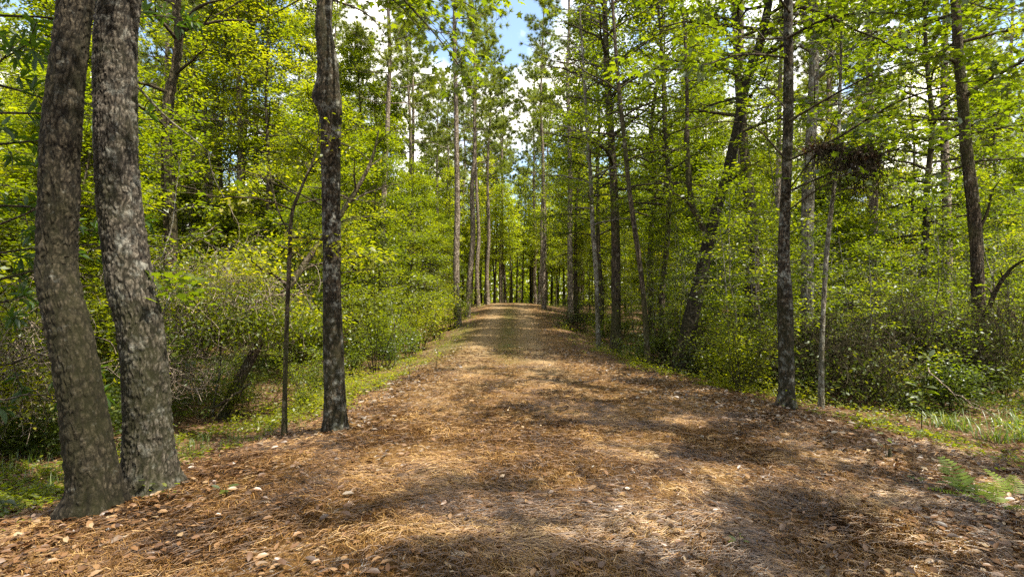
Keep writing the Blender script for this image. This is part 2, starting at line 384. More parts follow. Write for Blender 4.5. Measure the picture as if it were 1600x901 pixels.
# and for the shrubs at the left of the path
GAPS += [(-4.2, 15, 2.6, 4.0), (-5, 22, 3, 5), (-5.6, 9.6, 2.3, 2.3), (-8.5, 12.5, 3, 3), (-5.2, 6.3, .8, .8)]
_r = nt(5)
for px, py, rx, ry in [(850,800,.45,.25),(905,850,.35,.18),(700,840,.35,.2),(1050,810,.35,.2),(930,720,.5,.3),(780,680,.6,.3),(1000,690,.4,.3)]:
    r = ray(px, py); d = CAM_Z / -r[2]; GAPS.append((r[0]*d, r[1]*d, rx, ry))
GAPS += [(3.9, 5.0, .35, .3), (4.3, 4.7, .3, .3), (4.9, 6.3, .5, .3)]
GAPS += [(_r.uniform(-3, 4.6), _r.uniform(3.2, 11), _r.uniform(.12, .38), _r.uniform(.10, .30)) for _ in range(70)]
def sun_keep(P, rng, base=np.zeros(3)):
    W = P + base
    t = (W[:, 2]) / SUN[2]; q = W - SUN * t[:, None]
    keep = np.ones(len(P), bool)
    for gx_, gy_, a, b in [(u, v, p*1.15, q*1.15) for u, v, p, q in GAPS]:
        d = ((q[:, 0]-gx_)/a)**2 + ((q[:, 1]-gy_)/b)**2
        keep &= ~((d < 1.0 + .35*rng.random(len(P))) & (rng.random(len(P)) < .95) & (W[:, 2] > 2.6))
    return keep

# ------------------------------------------------------------------ tree growing
def cluster_leaves(rng, A, B, n_per, sh, sv):
    """leaves strewn along the twigs A->B"""
    n = len(A); k = n_per
    t = rng.uniform(.15, 1.08, (n, k, 1)); base = A[:, None]*(1-t) + B[:, None]*t
    dirv = B - A; L = np.linalg.norm(dirv, axis=1)[:, None] + 1e-9; dirv = dirv / L
    off = rng.normal(0, 1, (n, k, 3)) * np.array([sh, sh, sv])
    P = (base + off).reshape(-1, 3)
    D = off * np.array([1, 1, .4]) / sh + dirv[:, None]*.6 + np.array([0, 0, -.25]); D = D.reshape(-1, 3) + rng.normal(0, .3, (n*k, 3))
    Nn = np.array([0, 0, 1.0]) + rng.normal(0, .42, (n*k, 3)); Nn[:, 2] = np.abs(Nn[:, 2]) + .15
    return P, D, Nn

def branchlets(rng, P, R, n, Lf, tub, zlift=.15, seg=4, start=.22, draw=True):
    """side shoots from limb polyline P; returns twig ends A,B"""
    A, B = [], []
    m = len(P); Ltot = np.linalg.norm(np.diff(P, axis=0), axis=1).sum()
    for q in range(n):
        t = start + (1-start) * (q + rng.random()) / n; f = t*(m-1); i = min(int(f), m-2); w = f-i
        p = P[i]*(1-w) + P[i+1]*w; d = P[i+1]-P[i]; d = d/(np.linalg.norm(d)+1e-9)
        side = 1 if q % 2 else -1
        ang = side * rng.uniform(.5, 1.15) if q < n-1 else 0
        c, s_ = math.cos(ang), math.sin(ang)
        v = np.array([d[0]*c - d[1]*s_, d[0]*s_ + d[1]*c, d[2]*.5 + rng.normal(zlift, .22)])
        v = v/np.linalg.norm(v); l = Ltot*Lf*(1-.55*t)*rng.uniform(.6, 1.25)
        e = p + v*l + np.array([0, 0, -.10*l]); mid = p + v*l*.5 + rng.normal(0, .04*l, 3)
        r = R[i]*.5
        if draw: tub.add(np.array([p, mid, e]), [max(r, .004), max(r*.7, .003), .002], 3)
        A.append(p*.75 + mid*.25); B.append(mid); A.append(mid); B.append(e)
        # little forks
        for z in range(2):
            v2 = v + rng.normal(0, .55, 3)*np.array([1, 1, .5]); v2 /= np.linalg.norm(v2)
            A.append(mid); B.append(mid + v2*l*.5)
    return A, B

LIMB_TUBES = []
def grow(seed, H, r0, base_frac, nl, Lmax, leaf, n_per, tpl=SIMPLE, lean=.04, low=.35, subn=8, sh=.11, wob=.05, prof='oval', kind='leafy', trunk=None, trad=None, limbs_extra=(), nofill=False, zlift=.15, seg=10, sunbase=None, elev=(.25, .9), lmin=1.0, thin=(1.1, .42)):
    rng = nt(seed); tub = Tubes()
    if trunk is None:
        n = 9; z = np.linspace(0, H, n)
        dx = np.cumsum(rng.normal(0, wob, n)) * H/9*.6 + lean*z*rng.normal(); dy = np.cumsum(rng.normal(0, wob, n)) * H/9*.6 + lean*z*rng.normal()
        dx -= dx[0]; dy -= dy[0]
        T = spline(np.stack([dx, dy, z], -1), 26)
        zz = T[:, 2]/H; R = r0*(1-.86*zz**.9) + r0*.35*np.exp(-zz*H/.25)
        T[0, 2] -= .3
        tub.add(T, R, seg)
    else:
        T, R = trunk, trad
    A, B = [], []
    zs = T[:, 2]; H_ = zs[-1]; zb = H*base_frac
    for i in range(nl if not nofill else 0):
        h = zb + (H_ - zb) * ((i + rng.random()) / nl)**.9
        if h >= H_: continue
        k = int(np.searchsorted(zs, h)); k = min(max(k, 1), len(T)-1)
        w = (h-zs[k-1])/(zs[k]-zs[k-1]+1e-9); p = T[k-1]*(1-w)+T[k]*w; rr = R[k]
        u = (h-zb)/(H_-zb)
        if prof == 'oval': L = Lmax*(low + (1-low)*math.sin(math.pi*min(1, .15+u*.85))**.8) * (1 - .35*u)
        else: L = Lmax*(1-.75*u)
        L *= rng.uniform(.65, 1.15); az = i*2.399 + rng.uniform(-.5, .5)
        el = elev[0] + (elev[1]-elev[0])*u + rng.normal(0, .14)
        hd = np.array([math.cos(az), math.sin(az), 0]); tt = np.linspace(0, 1, 6)
        bend = rng.normal(0, .22)
        pd = np.array([-hd[1], hd[0], 0])
        P = p + (hd*math.cos(el))*(L*tt)[:, None] + np.array([0, 0, 1])*(L*(math.sin(el)*tt - .22*tt**2))[:, None] + pd*(L*bend*tt**2)[:, None] + rng.normal(0, .02*L, (6, 3))*tt[:, None]
        Rl = np.linspace(min(rr*.55, .012+.018*L), .005, 6)
        tub.add(P, Rl, 5)
        a, b = branchlets(rng, P, Rl, subn, .42, tub, zlift)
        A += a; B += b
    for P, ra, sn, Lf in limbs_extra:
        Rl = np.linspace(ra, max(.004, ra*.2), len(P)); t1 = Tubes(); t1.add(P, Rl, 6)
        if sn: a, b = branchlets(rng, P, Rl, sn, Lf, t1, zlift, start=.15); A += a; B += b
        LIMB_TUBES.append(t1)
    A, B = np.array(A), np.array(B)
    out = None
    if len(A):
        P, D, Nn = cluster_leaves(rng, A, B, n_per, sh, sh*.45)
        # clumpy thinning so that gaps open in the crown
        nzv = fbm(P[:, 0]*thin[0], P[:, 1]*thin[0], P[:, 2]*thin[0]*1.3, seed, 2)
        k = nzv + rng.normal(0, .06, len(P)) > thin[1]
        if sunbase is not None: k &= sun_keep(P, rng, sunbase)
        P, D, Nn = P[k], D[k], Nn[k]
        S = leaf*rng.uniform(.6, 1.25, len(P))
        nz2 = fbm(P[:, 0]*.9+7, P[:, 1]*.9, P[:, 2]*.9, seed+5, 2)
        rnd = np.clip(.5 + (nz2-.5)*1.5 + rng.normal(0, .2, len(P)), 0, 1)
        out = (P, D, Nn, S, rnd)
    return tub, out, rng

def finish(name, loc, tub, lv, rng, bark, leafm, tpl, label, cat, group=None, trunk_name='trunk', crown_name='crown'):
    e = empty(name, loc, 0, label, cat, group)
    if tub is not None and tub.n: tub.build(trunk_name, bark, e)
    if lv is not None: leaf_mesh(crown_name, lv[0], lv[1], lv[2], lv[3], tpl, leafm, rng, e, lv[4])
    return e

# ------------------------------------------------------------------ carefully placed trees
def trunk_from(pix, n=40, up=None):
    """pix: (px left, px right, py, depth) rows from the base upwards -> points, radii (world)"""
    pts, rad = [], []
    for l, r, y, d in pix:
        pts.append(at((l+r)/2, y, d)); rad.append((r-l)/2*d/F_PX*math.cos(math.atan(abs((l+r)/2-800)/F_PX)))
    if up:
        for dx, dy, dz, r in up: pts.append(pts[-1] + np.array([dx, dy, dz])); rad.append(r)
    K = np.column_stack([pts, rad]); S = spline(K, n)
    return S[:, :3], np.maximum(S[:, 3], .004)

def rough_trunk(T, R, seg, amp, low_amp, seed, mat, parent, cell=(.027, .045), flare=True, knots=()):
    """a finely meshed trunk with real bark relief"""
    s = np.concatenate([[0], np.cumsum(np.linalg.norm(np.diff(T, axis=0), axis=1))])
    seg = int(seg*1.7);  n = int(s[-1]/.010); u = np.linspace(0, s[-1], n)
    C = np.stack([np.interp(u, s, T[:, i]) for i in range(3)], -1); Rr = np.interp(u, s, R)
    th = np.linspace(0, 2*math.pi, seg, endpoint=False)
    TH, U = np.meshgrid(th, u); RR = Rr[:, None]*np.ones_like(TH)
    ax = np.cos(TH); ay = np.sin(TH)
    # furrows that wander up the stem, broken across into plates
    rm = float(R.mean()); q = cell[0]
    wv = 1.3*(fbm(ax*rm/.12, ay*rm/.12, U/.16, seed+3, 3) - .5)
    fx, fy = ax*rm/q + wv, ay*rm/q + wv
    fur = np.abs(fbm(fx, fy, U/(q*3.6), seed, 2)-.5)*2
    crk = np.abs(fbm(fx*.8, fy*.8, U/cell[1]+wv, seed+5, 2)-.5)*2
    cell_id = vnoise(fx*.9, fy*.9, U/(cell[1]*1.2), seed+7)
    plate = np.clip(fur*3.4, 0, 1)*(.35+.65*np.clip(crk*3.6, 0, 1))
    disp = amp*(plate-.7)*(.7+.6*cell_id) + low_amp*(fbm(ax*2.2, ay*2.2, U*1.4, seed+9, 3)-.5)*2
    if flare:
        fl = np.exp(-np.maximum(U-.25, 0)/.16)
        disp = disp + RR*.42*fl*(.45+.8*np.maximum(0, np.sin(TH*4+seed)+.5*np.sin(TH*7+1.3*seed))*.7)
    for ku, kth, kr, kh in knots:
        dth = np.angle(np.exp(1j*(TH-kth)))
        disp = disp + kh*np.exp(-((U-ku)/kr)**2 - (dth/.75)**2)
    r = RR + disp
    Tn = np.gradient(C, axis=0); Tn /= np.linalg.norm(Tn, axis=1)[:, None]
    A = np.cross(Tn, [0, 1, 0]); A /= np.linalg.norm(A, axis=1)[:, None]; B = np.cross(A, Tn)   # A = +x-ish, B = +-y
    V = C[:, None, :] + r[..., None]*(ax[..., None]*(-A)[:, None, :] + ay[..., None]*B[:, None, :])
    i = np.arange(n-1)[:, None]*seg; j = np.arange(seg)[None, :]; j2 = (j+1) % seg
    Qd = np.stack([i+j, i+seg+j, i+seg+j2, i+j2], -1).reshape(-1, 4)
    return mesh('trunk', V.reshape(-1, 3), [Qd], mat, parent, smooth=True, attrs={'plate': plate.ravel(), 'cell': cell_id.ravel()})

def hero(name, pix, up, label, bark, leafm=LEAF_NEAR, tpl=LOBED, leaf=.10, n_per=9, nl=26, Lmax=3.2, base_z=5.0, n=60, seed=1, rough=None, limbs=(), cat='tree', subn=8, group=None, cull=True, sh=.13, elev=(.25,.9), nofill=False):
    T, R = trunk_from(pix, n, up); base = np.array([T[0, 0], T[0, 1], float(gz(T[0, 0], T[0, 1]))])
    T[0, 2] = min(T[0, 2], base[2]) - .15
    e = empty(name, base, 0, label, cat, group)
    Tl = T - base
    H = Tl[-1, 2]
    ex = [(spline(np.array([np.asarray(p)-base for p in P]), 9), ra, sn, Lf) for P, ra, sn, Lf in limbs]
    LIMB_TUBES.clear()
    tub, lv, rng = grow(seed, H, 0, base_z/H, nl, Lmax, leaf, n_per, trunk=Tl, trad=R, limbs_extra=ex, subn=subn, sunbase=base if cull else None, sh=sh, elev=elev, nofill=nofill)
    if rough: rough_trunk(Tl, R, parent=e, mat=bark, seed=seed, **rough)
    else:
        tb = Tubes(); tb.add(Tl, R, 14); tb.build('trunk', bark, e)
    bk = {id(BARK_A): BARK_DARK, id(BARK_B): BARK_PALE, id(BARK_C): BARK_DARK}.get(id(bark), bark)
    if tub.n: tub.build('branching', bk, e)
    for t1 in LIMB_TUBES: t1.build('branch', bk, e)
    if lv is not None: leaf_mesh('crown', lv[0], lv[1], lv[2], lv[3], tpl, leafm, rng, e, lv[4])
    return e

# the two thick trunks at the left
hero('oak_tree', [(98,192,812,4.3),(106,188,760,4.3),(97,178,700,4.3),(92,170,650,4.3),(83,160,590,4.3),(70,145,515,4.32),(56,129,450,4.35),(54,123,400,4.4),(58,126,310,4.4),(61,127,240,4.4),(65,131,200,4.4),(77,137,100,4.45),(88,148,0,4.5)],
     [(.10,.05,1.6,.15),(.15,.1,2.0,.13),(-.1,.2,2.5,.09),(.1,.1,2.5,.05),(.0,.0,1.5,.02)],
     'thick leaning trunk dark with moss, left one of the close pair beside the clearing', BARK_A, seed=11, base_z=5.2, nl=16, Lmax=2.6,
     rough=dict(seg=140, amp=.012, low_amp=.016))
hero('oak_tree', [(186,284,790,4.75),(190,277,740,4.75),(192,271,690,4.75),(191,268,640,4.75),(187,263,560,4.75),(176,253,490,4.75),(166,243,450,4.75),(160,235,400,4.78),(150,224,320,4.8),(145,217,220,4.8),(144,217,110,4.85),(150,221,0,4.9)],
     [(.08,.1,1.6,.19),(-.1,.1,2.0,.16),(.1,.2,2.5,.12),(.1,.1,2.5,.06),(.0,.0,1.5,.02)],
     'thick grey plated trunk with pale lichen, right one of the close pair beside the clearing', BARK_B, seed=12, base_z=5.2, nl=16, Lmax=2.6,
     rough=dict(seg=140, amp=.014, low_amp=.012),
     limbs=[([at(214,135,4.85), at(262,185,5.0), at(300,215,5.1), at(335,245,5.2)], .011, 0, 0), ([at(325,238,5.2), at(333,275,5.25), at(350,308,5.3)], .005, 2, .2),
            ([at(238,545,4.75), at(262,470,4.9), at(285,440,5.0)], .006, 3, .3)])
# lone trunk with the swollen knot
hero('knotted_tree', [(504,544,695,6.65),(506,541,650,6.65),(505,538,560,6.65),(504,533,450,6.65),(504,533,380,6.65),(502,532,300,6.65),(500,532,200,6.65),(496,531,165,6.65),(494,529,140,6.65),(497,529,105,6.65),(494,523,70,6.65),(492,519,40,6.65),(495,520,0,6.7)],
     [(.1,.1,1.8,.09),(-.1,.0,2.0,.08),(.2,.1,2.5,.05),(.0,.1,2.0,.02)],
     'slender dark trunk with a swollen knot and white lichen at the path edge', BARK_C, seed=13, base_z=5.7, nl=18, Lmax=2.6, leaf=.09,
     rough=dict(seg=90, amp=.006, low_amp=.008, knots=[(4.42, math.pi*.95, .12, .065), (4.30, 0.2, .30, .03), (4.75, math.pi*.9, .2, .02)]),
     limbs=[([at(520,-60,6.6), at(590,-40,6.2), at(640,10,5.9), at(685,60,5.7), at(715,100,5.7)], .02, 9, .30),
            ([at(520,-80,6.6), at(600,-60,6.6), at(700,-10,6.4), at(760,25,6.2)], .02, 8, .3),
            ([at(520,-70,6.6), at(600,-70,6.0), at(690,-40,5.4), at(770,-10,5.0)], .018, 12, .3),
            ([at(520,-30,6.6), at(570,-25,6.3), at(620,5,6.1), at(655,45,6.0)], .014, 9, .3),
            ([at(505,-40,6.6), at(440,-25,6.4), at(380,0,6.2), at(330,30,6.1)], .018, 8, .3),
            ([at(498,-20,6.6), at(450,10,7.2), at(400,35,7.6)], .014, 7, .35),
            ([at(520,0,6.7), at(570,20,7.2), at(600,50,7.8)], .014, 6, .35)])
# lichen spotted trunk right of the path with its low layered limbs
DL = []
def limb(*pp, r=.016, sn=10, Lf=.36): DL.append(([at(*p) for p in pp], r, sn, Lf))
limb((1230,90,8.1),(1160,85,7.4),(1090,105,6.8),(1030,110,6.4), r=.02)
limb((1230,60,8.1),(1290,30,7.5),(1370,20,6.8),(1470,30,6.2), r=.022)
limb((1232,190,8.1),(1300,150,7.6),(1380,110,7.0),(1480,85,6.4), r=.02)
limb((1232,250,8.1),(1310,215,7.8),(1400,160,7.4),(1500,130,6.9),(1590,120,6.5), r=.022)
limb((1234,20,8.1),(1200,-20,7.4),(1150,-10,6.6),(1100,20,6.2), r=.02)
limb((1236,-30,8.1),(1330,-40,7.0),(1440,-20,6.0),(1560,20,5.4), r=.022, sn=12)
limb((1230,300,8.1),(1300,270,8.0),(1380,240,7.8),(1470,215,7.5),(1550,220,7.2), r=.018)
limb((1228,170,8.1),(1190,130,8.4),(1130,100,8.8), r=.014)
limb((1228,250,8.1),(1180,200,8.2),(1120,190,8.3),(1060,210,8.3), r=.014, sn=8)
limb((1236,-60,8.1),(1180,-70,7.0),(1080,-40,6.0),(1000,-10,5.6), r=.02, sn=9)
limb((1230,300,8.1),(1285,232,7.95),(1350,212,7.75),(1425,228,7.6), r=.014, sn=5)
limb((1230,330,8.1),(1295,285,7.5),(1365,262,7.1),(1440,280,6.9), r=.012, sn=7)
hero('lichen_spotted_tree', [(1213,1245,645,8.2),(1216,1242,610,8.2),(1216,1241,560,8.2),(1214,1239,470,8.2),(1215,1234,400,8.2),(1219,1236,300,8.2),(1223,1240,200,8.2),(1224,1240,100,8.2),(1224,1239,0,8.2)],
     [(.05,.0,1.8,.075),(.1,.2,2.0,.06),(-.1,.1,2.5,.04),(.1,.0,2.0,.02)],
     'slender lichen spotted trunk at the litter edge beside a thin pale sapling', BARK_C, seed=14, base_z=5.6, nl=20, Lmax=3.0, leaf=.10,
     rough=dict(seg=80, amp=.005, low_amp=.007), limbs=DL)
hero('sapling', [(1277,1289,638,8.6),(1279,1288,560,8.6),(1283,1291,470,8.6),(1289,1297,380,8.6),(1300,1307,290,8.6),(1306,1312,250,8.6)],
     [(.1,.1,.9,.025),(.1,.1,1.2,.015),(0,0,.8,.006)],
     'thin pale sapling leaning up beside the lichen spotted trunk', BARK_PALE, seed=15, base_z=3.2, nl=14, Lmax=1.5, leaf=.08, subn=5,
     limbs=[([at(1290,470,8.6), at(1265,440,8.5), at(1250,420,8.4)], .008, 3, .4)], cat='young tree')
# big forked tree
hero('forked_tree', [(1048,1092,590,13),(1056,1084,550,13),(1066,1091,500,13),(1080,1104,450,13),(1090,1110,410,13),(1099,1118,370,13),(1112,1128,325,13),(1128,1146,270,13),(1139,1154,225,13),(1150,1166,170,13.2),(1160,1176,120,13.2),(1178,1192,75,13.4),(1190,1203,30,13.5)],
     [(.3,.1,1.5,.08),(.2,.2,1.8,.06),(.3,.1,2.0,.03)],
     'mossy leaning tree with a forked stem rising over the dark thicket', BARK_A, leafm=LEAF_MID, tpl=SIMPLE, seed=16, base_z=5.5, nl=30, Lmax=3.4, leaf=.10, n_per=7, sh=.15,
     rough=dict(seg=64, amp=.010, low_amp=.02),
     limbs=[([at(1103,372,13), at(1094,345,12.9), at(1080,318,12.8), at(1074,260,12.8), at(1074,180,12.8), at(1072,90,12.9), at(1066,0,13), at(1060,-80,13.1)], .085, 10, .22),
            ([at(1130,300,13), at(1143,282,12.9), at(1168,262,12.8), at(1200,245,12.6)], .05, 8, .4),
            ([at(1092,342,13), at(1070,310,12.6), at(1050,300,12.4), at(1048,270,12.3)], .03, 6, .4),
            ([at(1160,150,13.2), at(1150,90,13.2), at(1146,30,13.3), at(1140,-60,13.4)], .07, 8, .3)])
hero('dark_tree', [(1158,1192,600,14),(1162,1189,540,14),(1163,1188,450,14),(1165,1186,380,14),(1162,1182,320,14),(1157,1174,260,14),(1152,1168,200,14.1),(1146,1160,100,14.2),(1143,1155,0,14.2)],
     [(0,.2,2.5,.09),(.2,.1,2.5,.05),(0,0,2,.02)],
     'straight dark trunk standing just behind the forked mossy tree', BARK_DARK, leafm=LEAF_MID, tpl=SIMPLE, seed=17, base_z=6.5, nl=30, Lmax=3.2, leaf=.10, n_per=7, sh=.15)
hero('leafy_tree', [(952,972,548,18),(955,970,500,18),(955,970,450,18),(955,969,380,18),(953,966,300,18),(949,961,220,18),(945,956,150,18.2),(942,951,60,18.3)],
     [(0,.2,2.5,.06),(.2,.1,2.5,.02)],
     'straight brown trunk right at the path edge before the bend', BARK_DARK, leafm=LEAF_MID, tpl=SIMPLE, seed=18, base_z=5.2, nl=38, Lmax=3.4, leaf=.12, n_per=7, sh=.16)
hero('slim_tree', [(1007,1018,578,13.5),(1005,1014,520,13.5),(1001,1009,460,13.5),(994,1002,400,13.5),(985,993,340,13.5),(978,985,280,13.5),(970,977,200,13.5),(962,968,120,13.5),(957,962,40,13.5)],
     [(-.1,.2,2.2,.03),(-.1,.1,2,.01)],
     'slim trunk leaning towards the path between the brown trunk and the forked tree', BARK_DARK, leafm=LEAF_MID, tpl=SIMPLE, seed=19, base_z=4.3, nl=30, Lmax=2.6, leaf=.10, n_per=6)
hero('slim_tree', [(931,940,540,18),(930,937,490,18),(928,935,430,18),(923,930,360,18),(920,926,280,18),(915,920,200,18)],
     [(-.1,.2,2.2,.04),(-.1,.1,2,.02)],
     'thin pale trunk at the verge beside the brown trunk before the bend', BARK_PALE, leafm=LEAF_MID, tpl=SIMPLE, seed=20, base_z=4.0, nl=28, Lmax=2.6, leaf=.11, n_per=6)
hero('lichened_tree', [(1248,1276,602,12),(1250,1274,540,12),(1251,1272,460,12),(1251,1272,380,12),(1252,1273,300,12),(1257,1275,230,12),(1262,1279,150,12),(1264,1280,60,12),(1262,1278,0,12)],
     [(.1,.2,2.5,.09),(.2,.1,2.5,.05),(0,0,2,.02)],
     'tall trunk greyed by lichen standing behind the thin pale sapling', BARK_PALE, leafm=LEAF_MID, tpl=SIMPLE, seed=21, base_z=5.6, nl=28, Lmax=3.0, leaf=.10, n_per=6,
     limbs=[([at(1275,110,12), at(1300,85,11.8), at(1330,40,11.6), at(1365,20,11.4)], .03, 8, .3)])
hero('dark_tree', [(1516,1546,560,11),(1518,1542,500,11),(1516,1539,440,11),(1514,1536,380,11),(1508,1530,310,11),(1500,1520,230,11),(1494,1513,150,11),(1488,1506,80,11),(1484,1500,0,11)],
     [(-.1,.2,2.5,.09),(.1,.1,2.5,.05),(0,0,2,.02)],
     'stout dark trunk with a crooked low limb behind the fern', BARK_DARK, leafm=LEAF_MID, tpl=SIMPLE, seed=22, base_z=5.0, nl=30, Lmax=3.0, leaf=.10, n_per=7,
     rough=dict(seg=56, amp=.008, low_amp=.015),
     limbs=[([at(1530,360,11), at(1543,330,10.9), at(1550,300,10.8), at(1560,285,10.7)], .035, 5, .4),
            ([at(1538,500,11), at(1558,450,10.6), at(1585,415,10.2), at(1620,400,9.9)], .055, 6, .3)])
hero('sapling', [(438,450,690,6.95),(441,449,620,6.95),(443,451,540,6.95),(446,453,470,6.95),(449,456,400,6.95),(453,459,335,6.95)],
     [(.10,.05,.35,.018),(.15,.1,.5,.012),(.05,0,.5,.006)],
     'thin dark sapling with a forked top beside the knotted trunk', BARK_DARK, leafm=LEAF_LIGHT, seed=23, base_z=2.4, nl=12, Lmax=1.5, leaf=.075, subn=6, tpl=OVAL,
     limbs=[([at(455,372,6.95), at(435,330,6.9), at(425,290,6.9), at(420,255,6.9)], .012, 6, .4), ([at(450,405,6.95), at(475,385,6.9), at(497,365,6.8)], .009, 3, .4)], cat='young tree')
hero('leaning_tree', [(336,356,655,9.4),(362,380,600,9.4),(392,408,545,9.5),(402,417,520,9.5),(418,432,492,9.5),(434,447,465,9.5),(455,466,435,9.6),(476,486,405,9.8)],
     [(.5,.2,.8,.05),(.5,.2,1.0,.03),(.2,0,.8,.01)],
     'dark trunk leaning steeply to one side over the low bright bushes', BARK_DARK, leafm=LEAF_LIGHT, seed=24, base_z=1.6, nl=16, Lmax=1.8, leaf=.08, tpl=SIMPLE)
hero('vine_clad_tree', [(255,275,560,13),(256,276,500,13),(257,275,440,13),(256,277,370,13),(253,275,300,13),(251,270,220,13),(256,273,150,13),(268,283,100,13),(272,286,40,13),(270,284,0,13)],
     [(.1,.2,2.5,.08),(.2,.1,2.5,.04),(0,0,2,.02)],
     'dark trunk shaggy with vines just beyond the thick grey trunk', VINE_BROWN, leafm=LEAF_LIGHT, tpl=SIMPLE, seed=25, base_z=4.6, nl=28, Lmax=2.8, leaf=.10, n_per=6,
     rough=dict(seg=48, amp=.02, low_amp=.05, cell=(.06, .2)),
     limbs=[([at(278,60,13), at(300,20,12.6), at(325,5,12.2), at(352,0,12)], .06, 3, .3)])

# ------------------------------------------------------------------ shared tree kinds
PROTO = {}
def proto(key, maker, n): PROTO[key] = [maker(i) for i in range(n)]
FARAWAY = []
def mk_under(i):
    H = [6.2, 7.4, 5.2, 8.4, 6.8][i]
    tub, lv, rng = grow(100+i, H, .055+.006*H/6, .14, 56, 2.3, [.115, .085, .14, .10, .125][i], [8, 11, 6, 9, 7][i], subn=9, sh=.16, wob=.12, lean=.06, elev=(.15, .8))
    return finish('understory_tree', (0, 0, 0), tub, lv, rng, BARK_DARK if i % 2 else BARK_PALE, [LEAF_LIGHT, LEAF_MID, LEAF_LIGHT, LEAF_LIGHT, LEAF_MID][i], SIMPLE, 'x', 'tree')
def mk_tall(i):
    H = [15, 17.5, 13.5, 16][i]
    tub, lv, rng = grow(200+i, H, .13, .26, 68, 3.2, [.14, .11, .165, .13][i], [8, 11, 6, 9][i], subn=9, sh=.20, wob=.10, lean=.03, elev=(.1, .85))
    return finish('tall_leafy_tree', (0, 0, 0), tub, lv, rng, BARK_DARK, LEAF_MID, SIMPLE, 'x', 'tree')
def mk_shrub(i):
    rng = nt(300+i); tub = Tubes(); A, B = [], []
    H = [1.5, 2.2, 1.2, 2.8, 1.9][i]
    for s_ in range(9):
        az = rng.uniform(0, 6.28); l = H*rng.uniform(.6, 1.1); tt = np.linspace(0, 1, 6); sp = rng.uniform(.15, .6)
        P = np.stack([math.cos(az)*(.08+l*sp*tt**1.2), math.sin(az)*(.08+l*sp*tt**1.2), -.1+l*tt - .15*l*tt**2], -1) + rng.normal(0, .03, (6, 3))*tt[:, None]
        R = np.linspace(.012, .003, 6); tub.add(P, R, 4)
        a, b = branchlets(rng, P, R, 9, .45, tub, .1, start=.15); A += a; B += b
    P, D, Nn = cluster_leaves(rng, np.array(A), np.array(B), 5, .10, .05)
    S = .075*rng.uniform(.6, 1.3, len(P)); rnd = np.clip(rng.normal(.55, .22, len(P)), 0, 1)
    return finish('shrub', (0, 0, 0), tub, (P, D, Nn, S, rnd), rng, BARK_DARK, [LEAF_LIGHT, LEAF_MID, LEAF_NEAR, LEAF_MID, LEAF_LIGHT][i], SIMPLE, 'x', 'shrub', None, 'stem', 'foliage')
def mk_pine(i):
    rng = nt(400+i); H = [21, 23, 19.5, 22][i]; tub = Tubes()
    n = 9; z = np.linspace(0, H, n); dx = np.cumsum(rng.normal(0, .10, n)); dy = np.cumsum(rng.normal(0, .10, n)); dx -= dx[0]; dy -= dy[0]
    T = spline(np.stack([dx, dy, z], -1), 30); R = .17*(1-.80*(T[:, 2]/H)**1.1) + .05*np.exp(-T[:, 2]/.3); T[0, 2] -= .3
    tub.add(T, R, 10); tips = []
    nb = 34
    for q in range(nb + 8):
        dead = q >= nb
        h = H*(.50 + .49*(q+rng.random())/nb) if not dead else H*rng.uniform(.28, .5)
        k = min(int(np.searchsorted(T[:, 2], h)), 29); p = T[k]; u = (h/H-.5)/.5
        L = (3.2*(1-.68*u)*rng.uniform(.6, 1.15)) if not dead else rng.uniform(.5, 1.8)
        az = q*2.399+rng.uniform(-.6, .6); el = rng.uniform(.05, .45)+.45*max(u, 0); tt = np.linspace(0, 1, 6)
        hd = np.array([math.cos(az), math.sin(az), 0])
        P = p + hd*(L*math.cos(el)*tt)[:, None] + np.array([0, 0, 1])*(L*(math.sin(el)*tt - .25*tt + .28*tt**2))[:, None] + rng.normal(0, .05*L, (6, 3))*tt[:, None]
        Rl = np.linspace(.03 if not dead else .018, .008, 6); tub.add(P, Rl, 4)
        if dead: continue
        for w in range(9):
            t = rng.uniform(.4, 1); i_ = min(int(t*5), 4); a = P[i_]
            v = (P[i_+1]-P[i_]); v = v/np.linalg.norm(v) + rng.normal(0, .7, 3)*np.array([1, 1, .6]) + np.array([0, 0, .25]); v /= np.linalg.norm(v)
            b = a + v*rng.uniform(.3, .85); tub.add(np.array([a, b]), [.01, .006], 3); tips.append((b, v)); tips.append((a*.4+b*.6, v))
        tips.append((P[-1], hd))
    C = np.array([t[0] for t in tips]); Vd = np.array([t[1] for t in tips]); m = 60
    D = rng.normal(0, .75, (len(C), m, 3)) + Vd[:, None]*.9; D /= np.linalg.norm(D, axis=2)[..., None]; D = D.reshape(-1, 3)
    Pn = np.repeat(C, m, 0); L = rng.uniform(.18, .32, len(Pn)); W = np.cross(D, rng.normal(0, 1, D.shape)); W /= np.linalg.norm(W, axis=1)[:, None]
    V = np.stack([Pn - W*.011, Pn + W*.011, Pn + D*L[:, None] + np.array([0, 0, -.05])*L[:, None]], 1).reshape(-1, 3)
    e = empty('pine_tree', (0, 0, 0), 0, 'x', 'tree'); tub.build('trunk', BARK_PINE, e)
    mesh('crown', V, [np.arange(len(V)).reshape(-1, 3)], NEEDLE, e, attrs={'rnd': np.repeat(np.clip(rng.normal(.5, .25, len(Pn)), 0, 1), 3)})
    return e
def mk_pole(i):
    H = [11, 13, 10][i]
    tub, lv, rng = grow(500+i, H, .10, .40, 40, 2.0, .15, 5, subn=6, sh=.2, wob=.05, lean=.02, elev=(.1, .8), seg=7)
    return finish('young_tree', (0, 0, 0), tub, lv, rng, BARK_DARK, LEAF_FAR, SIMPLE, 'x', 'young tree')
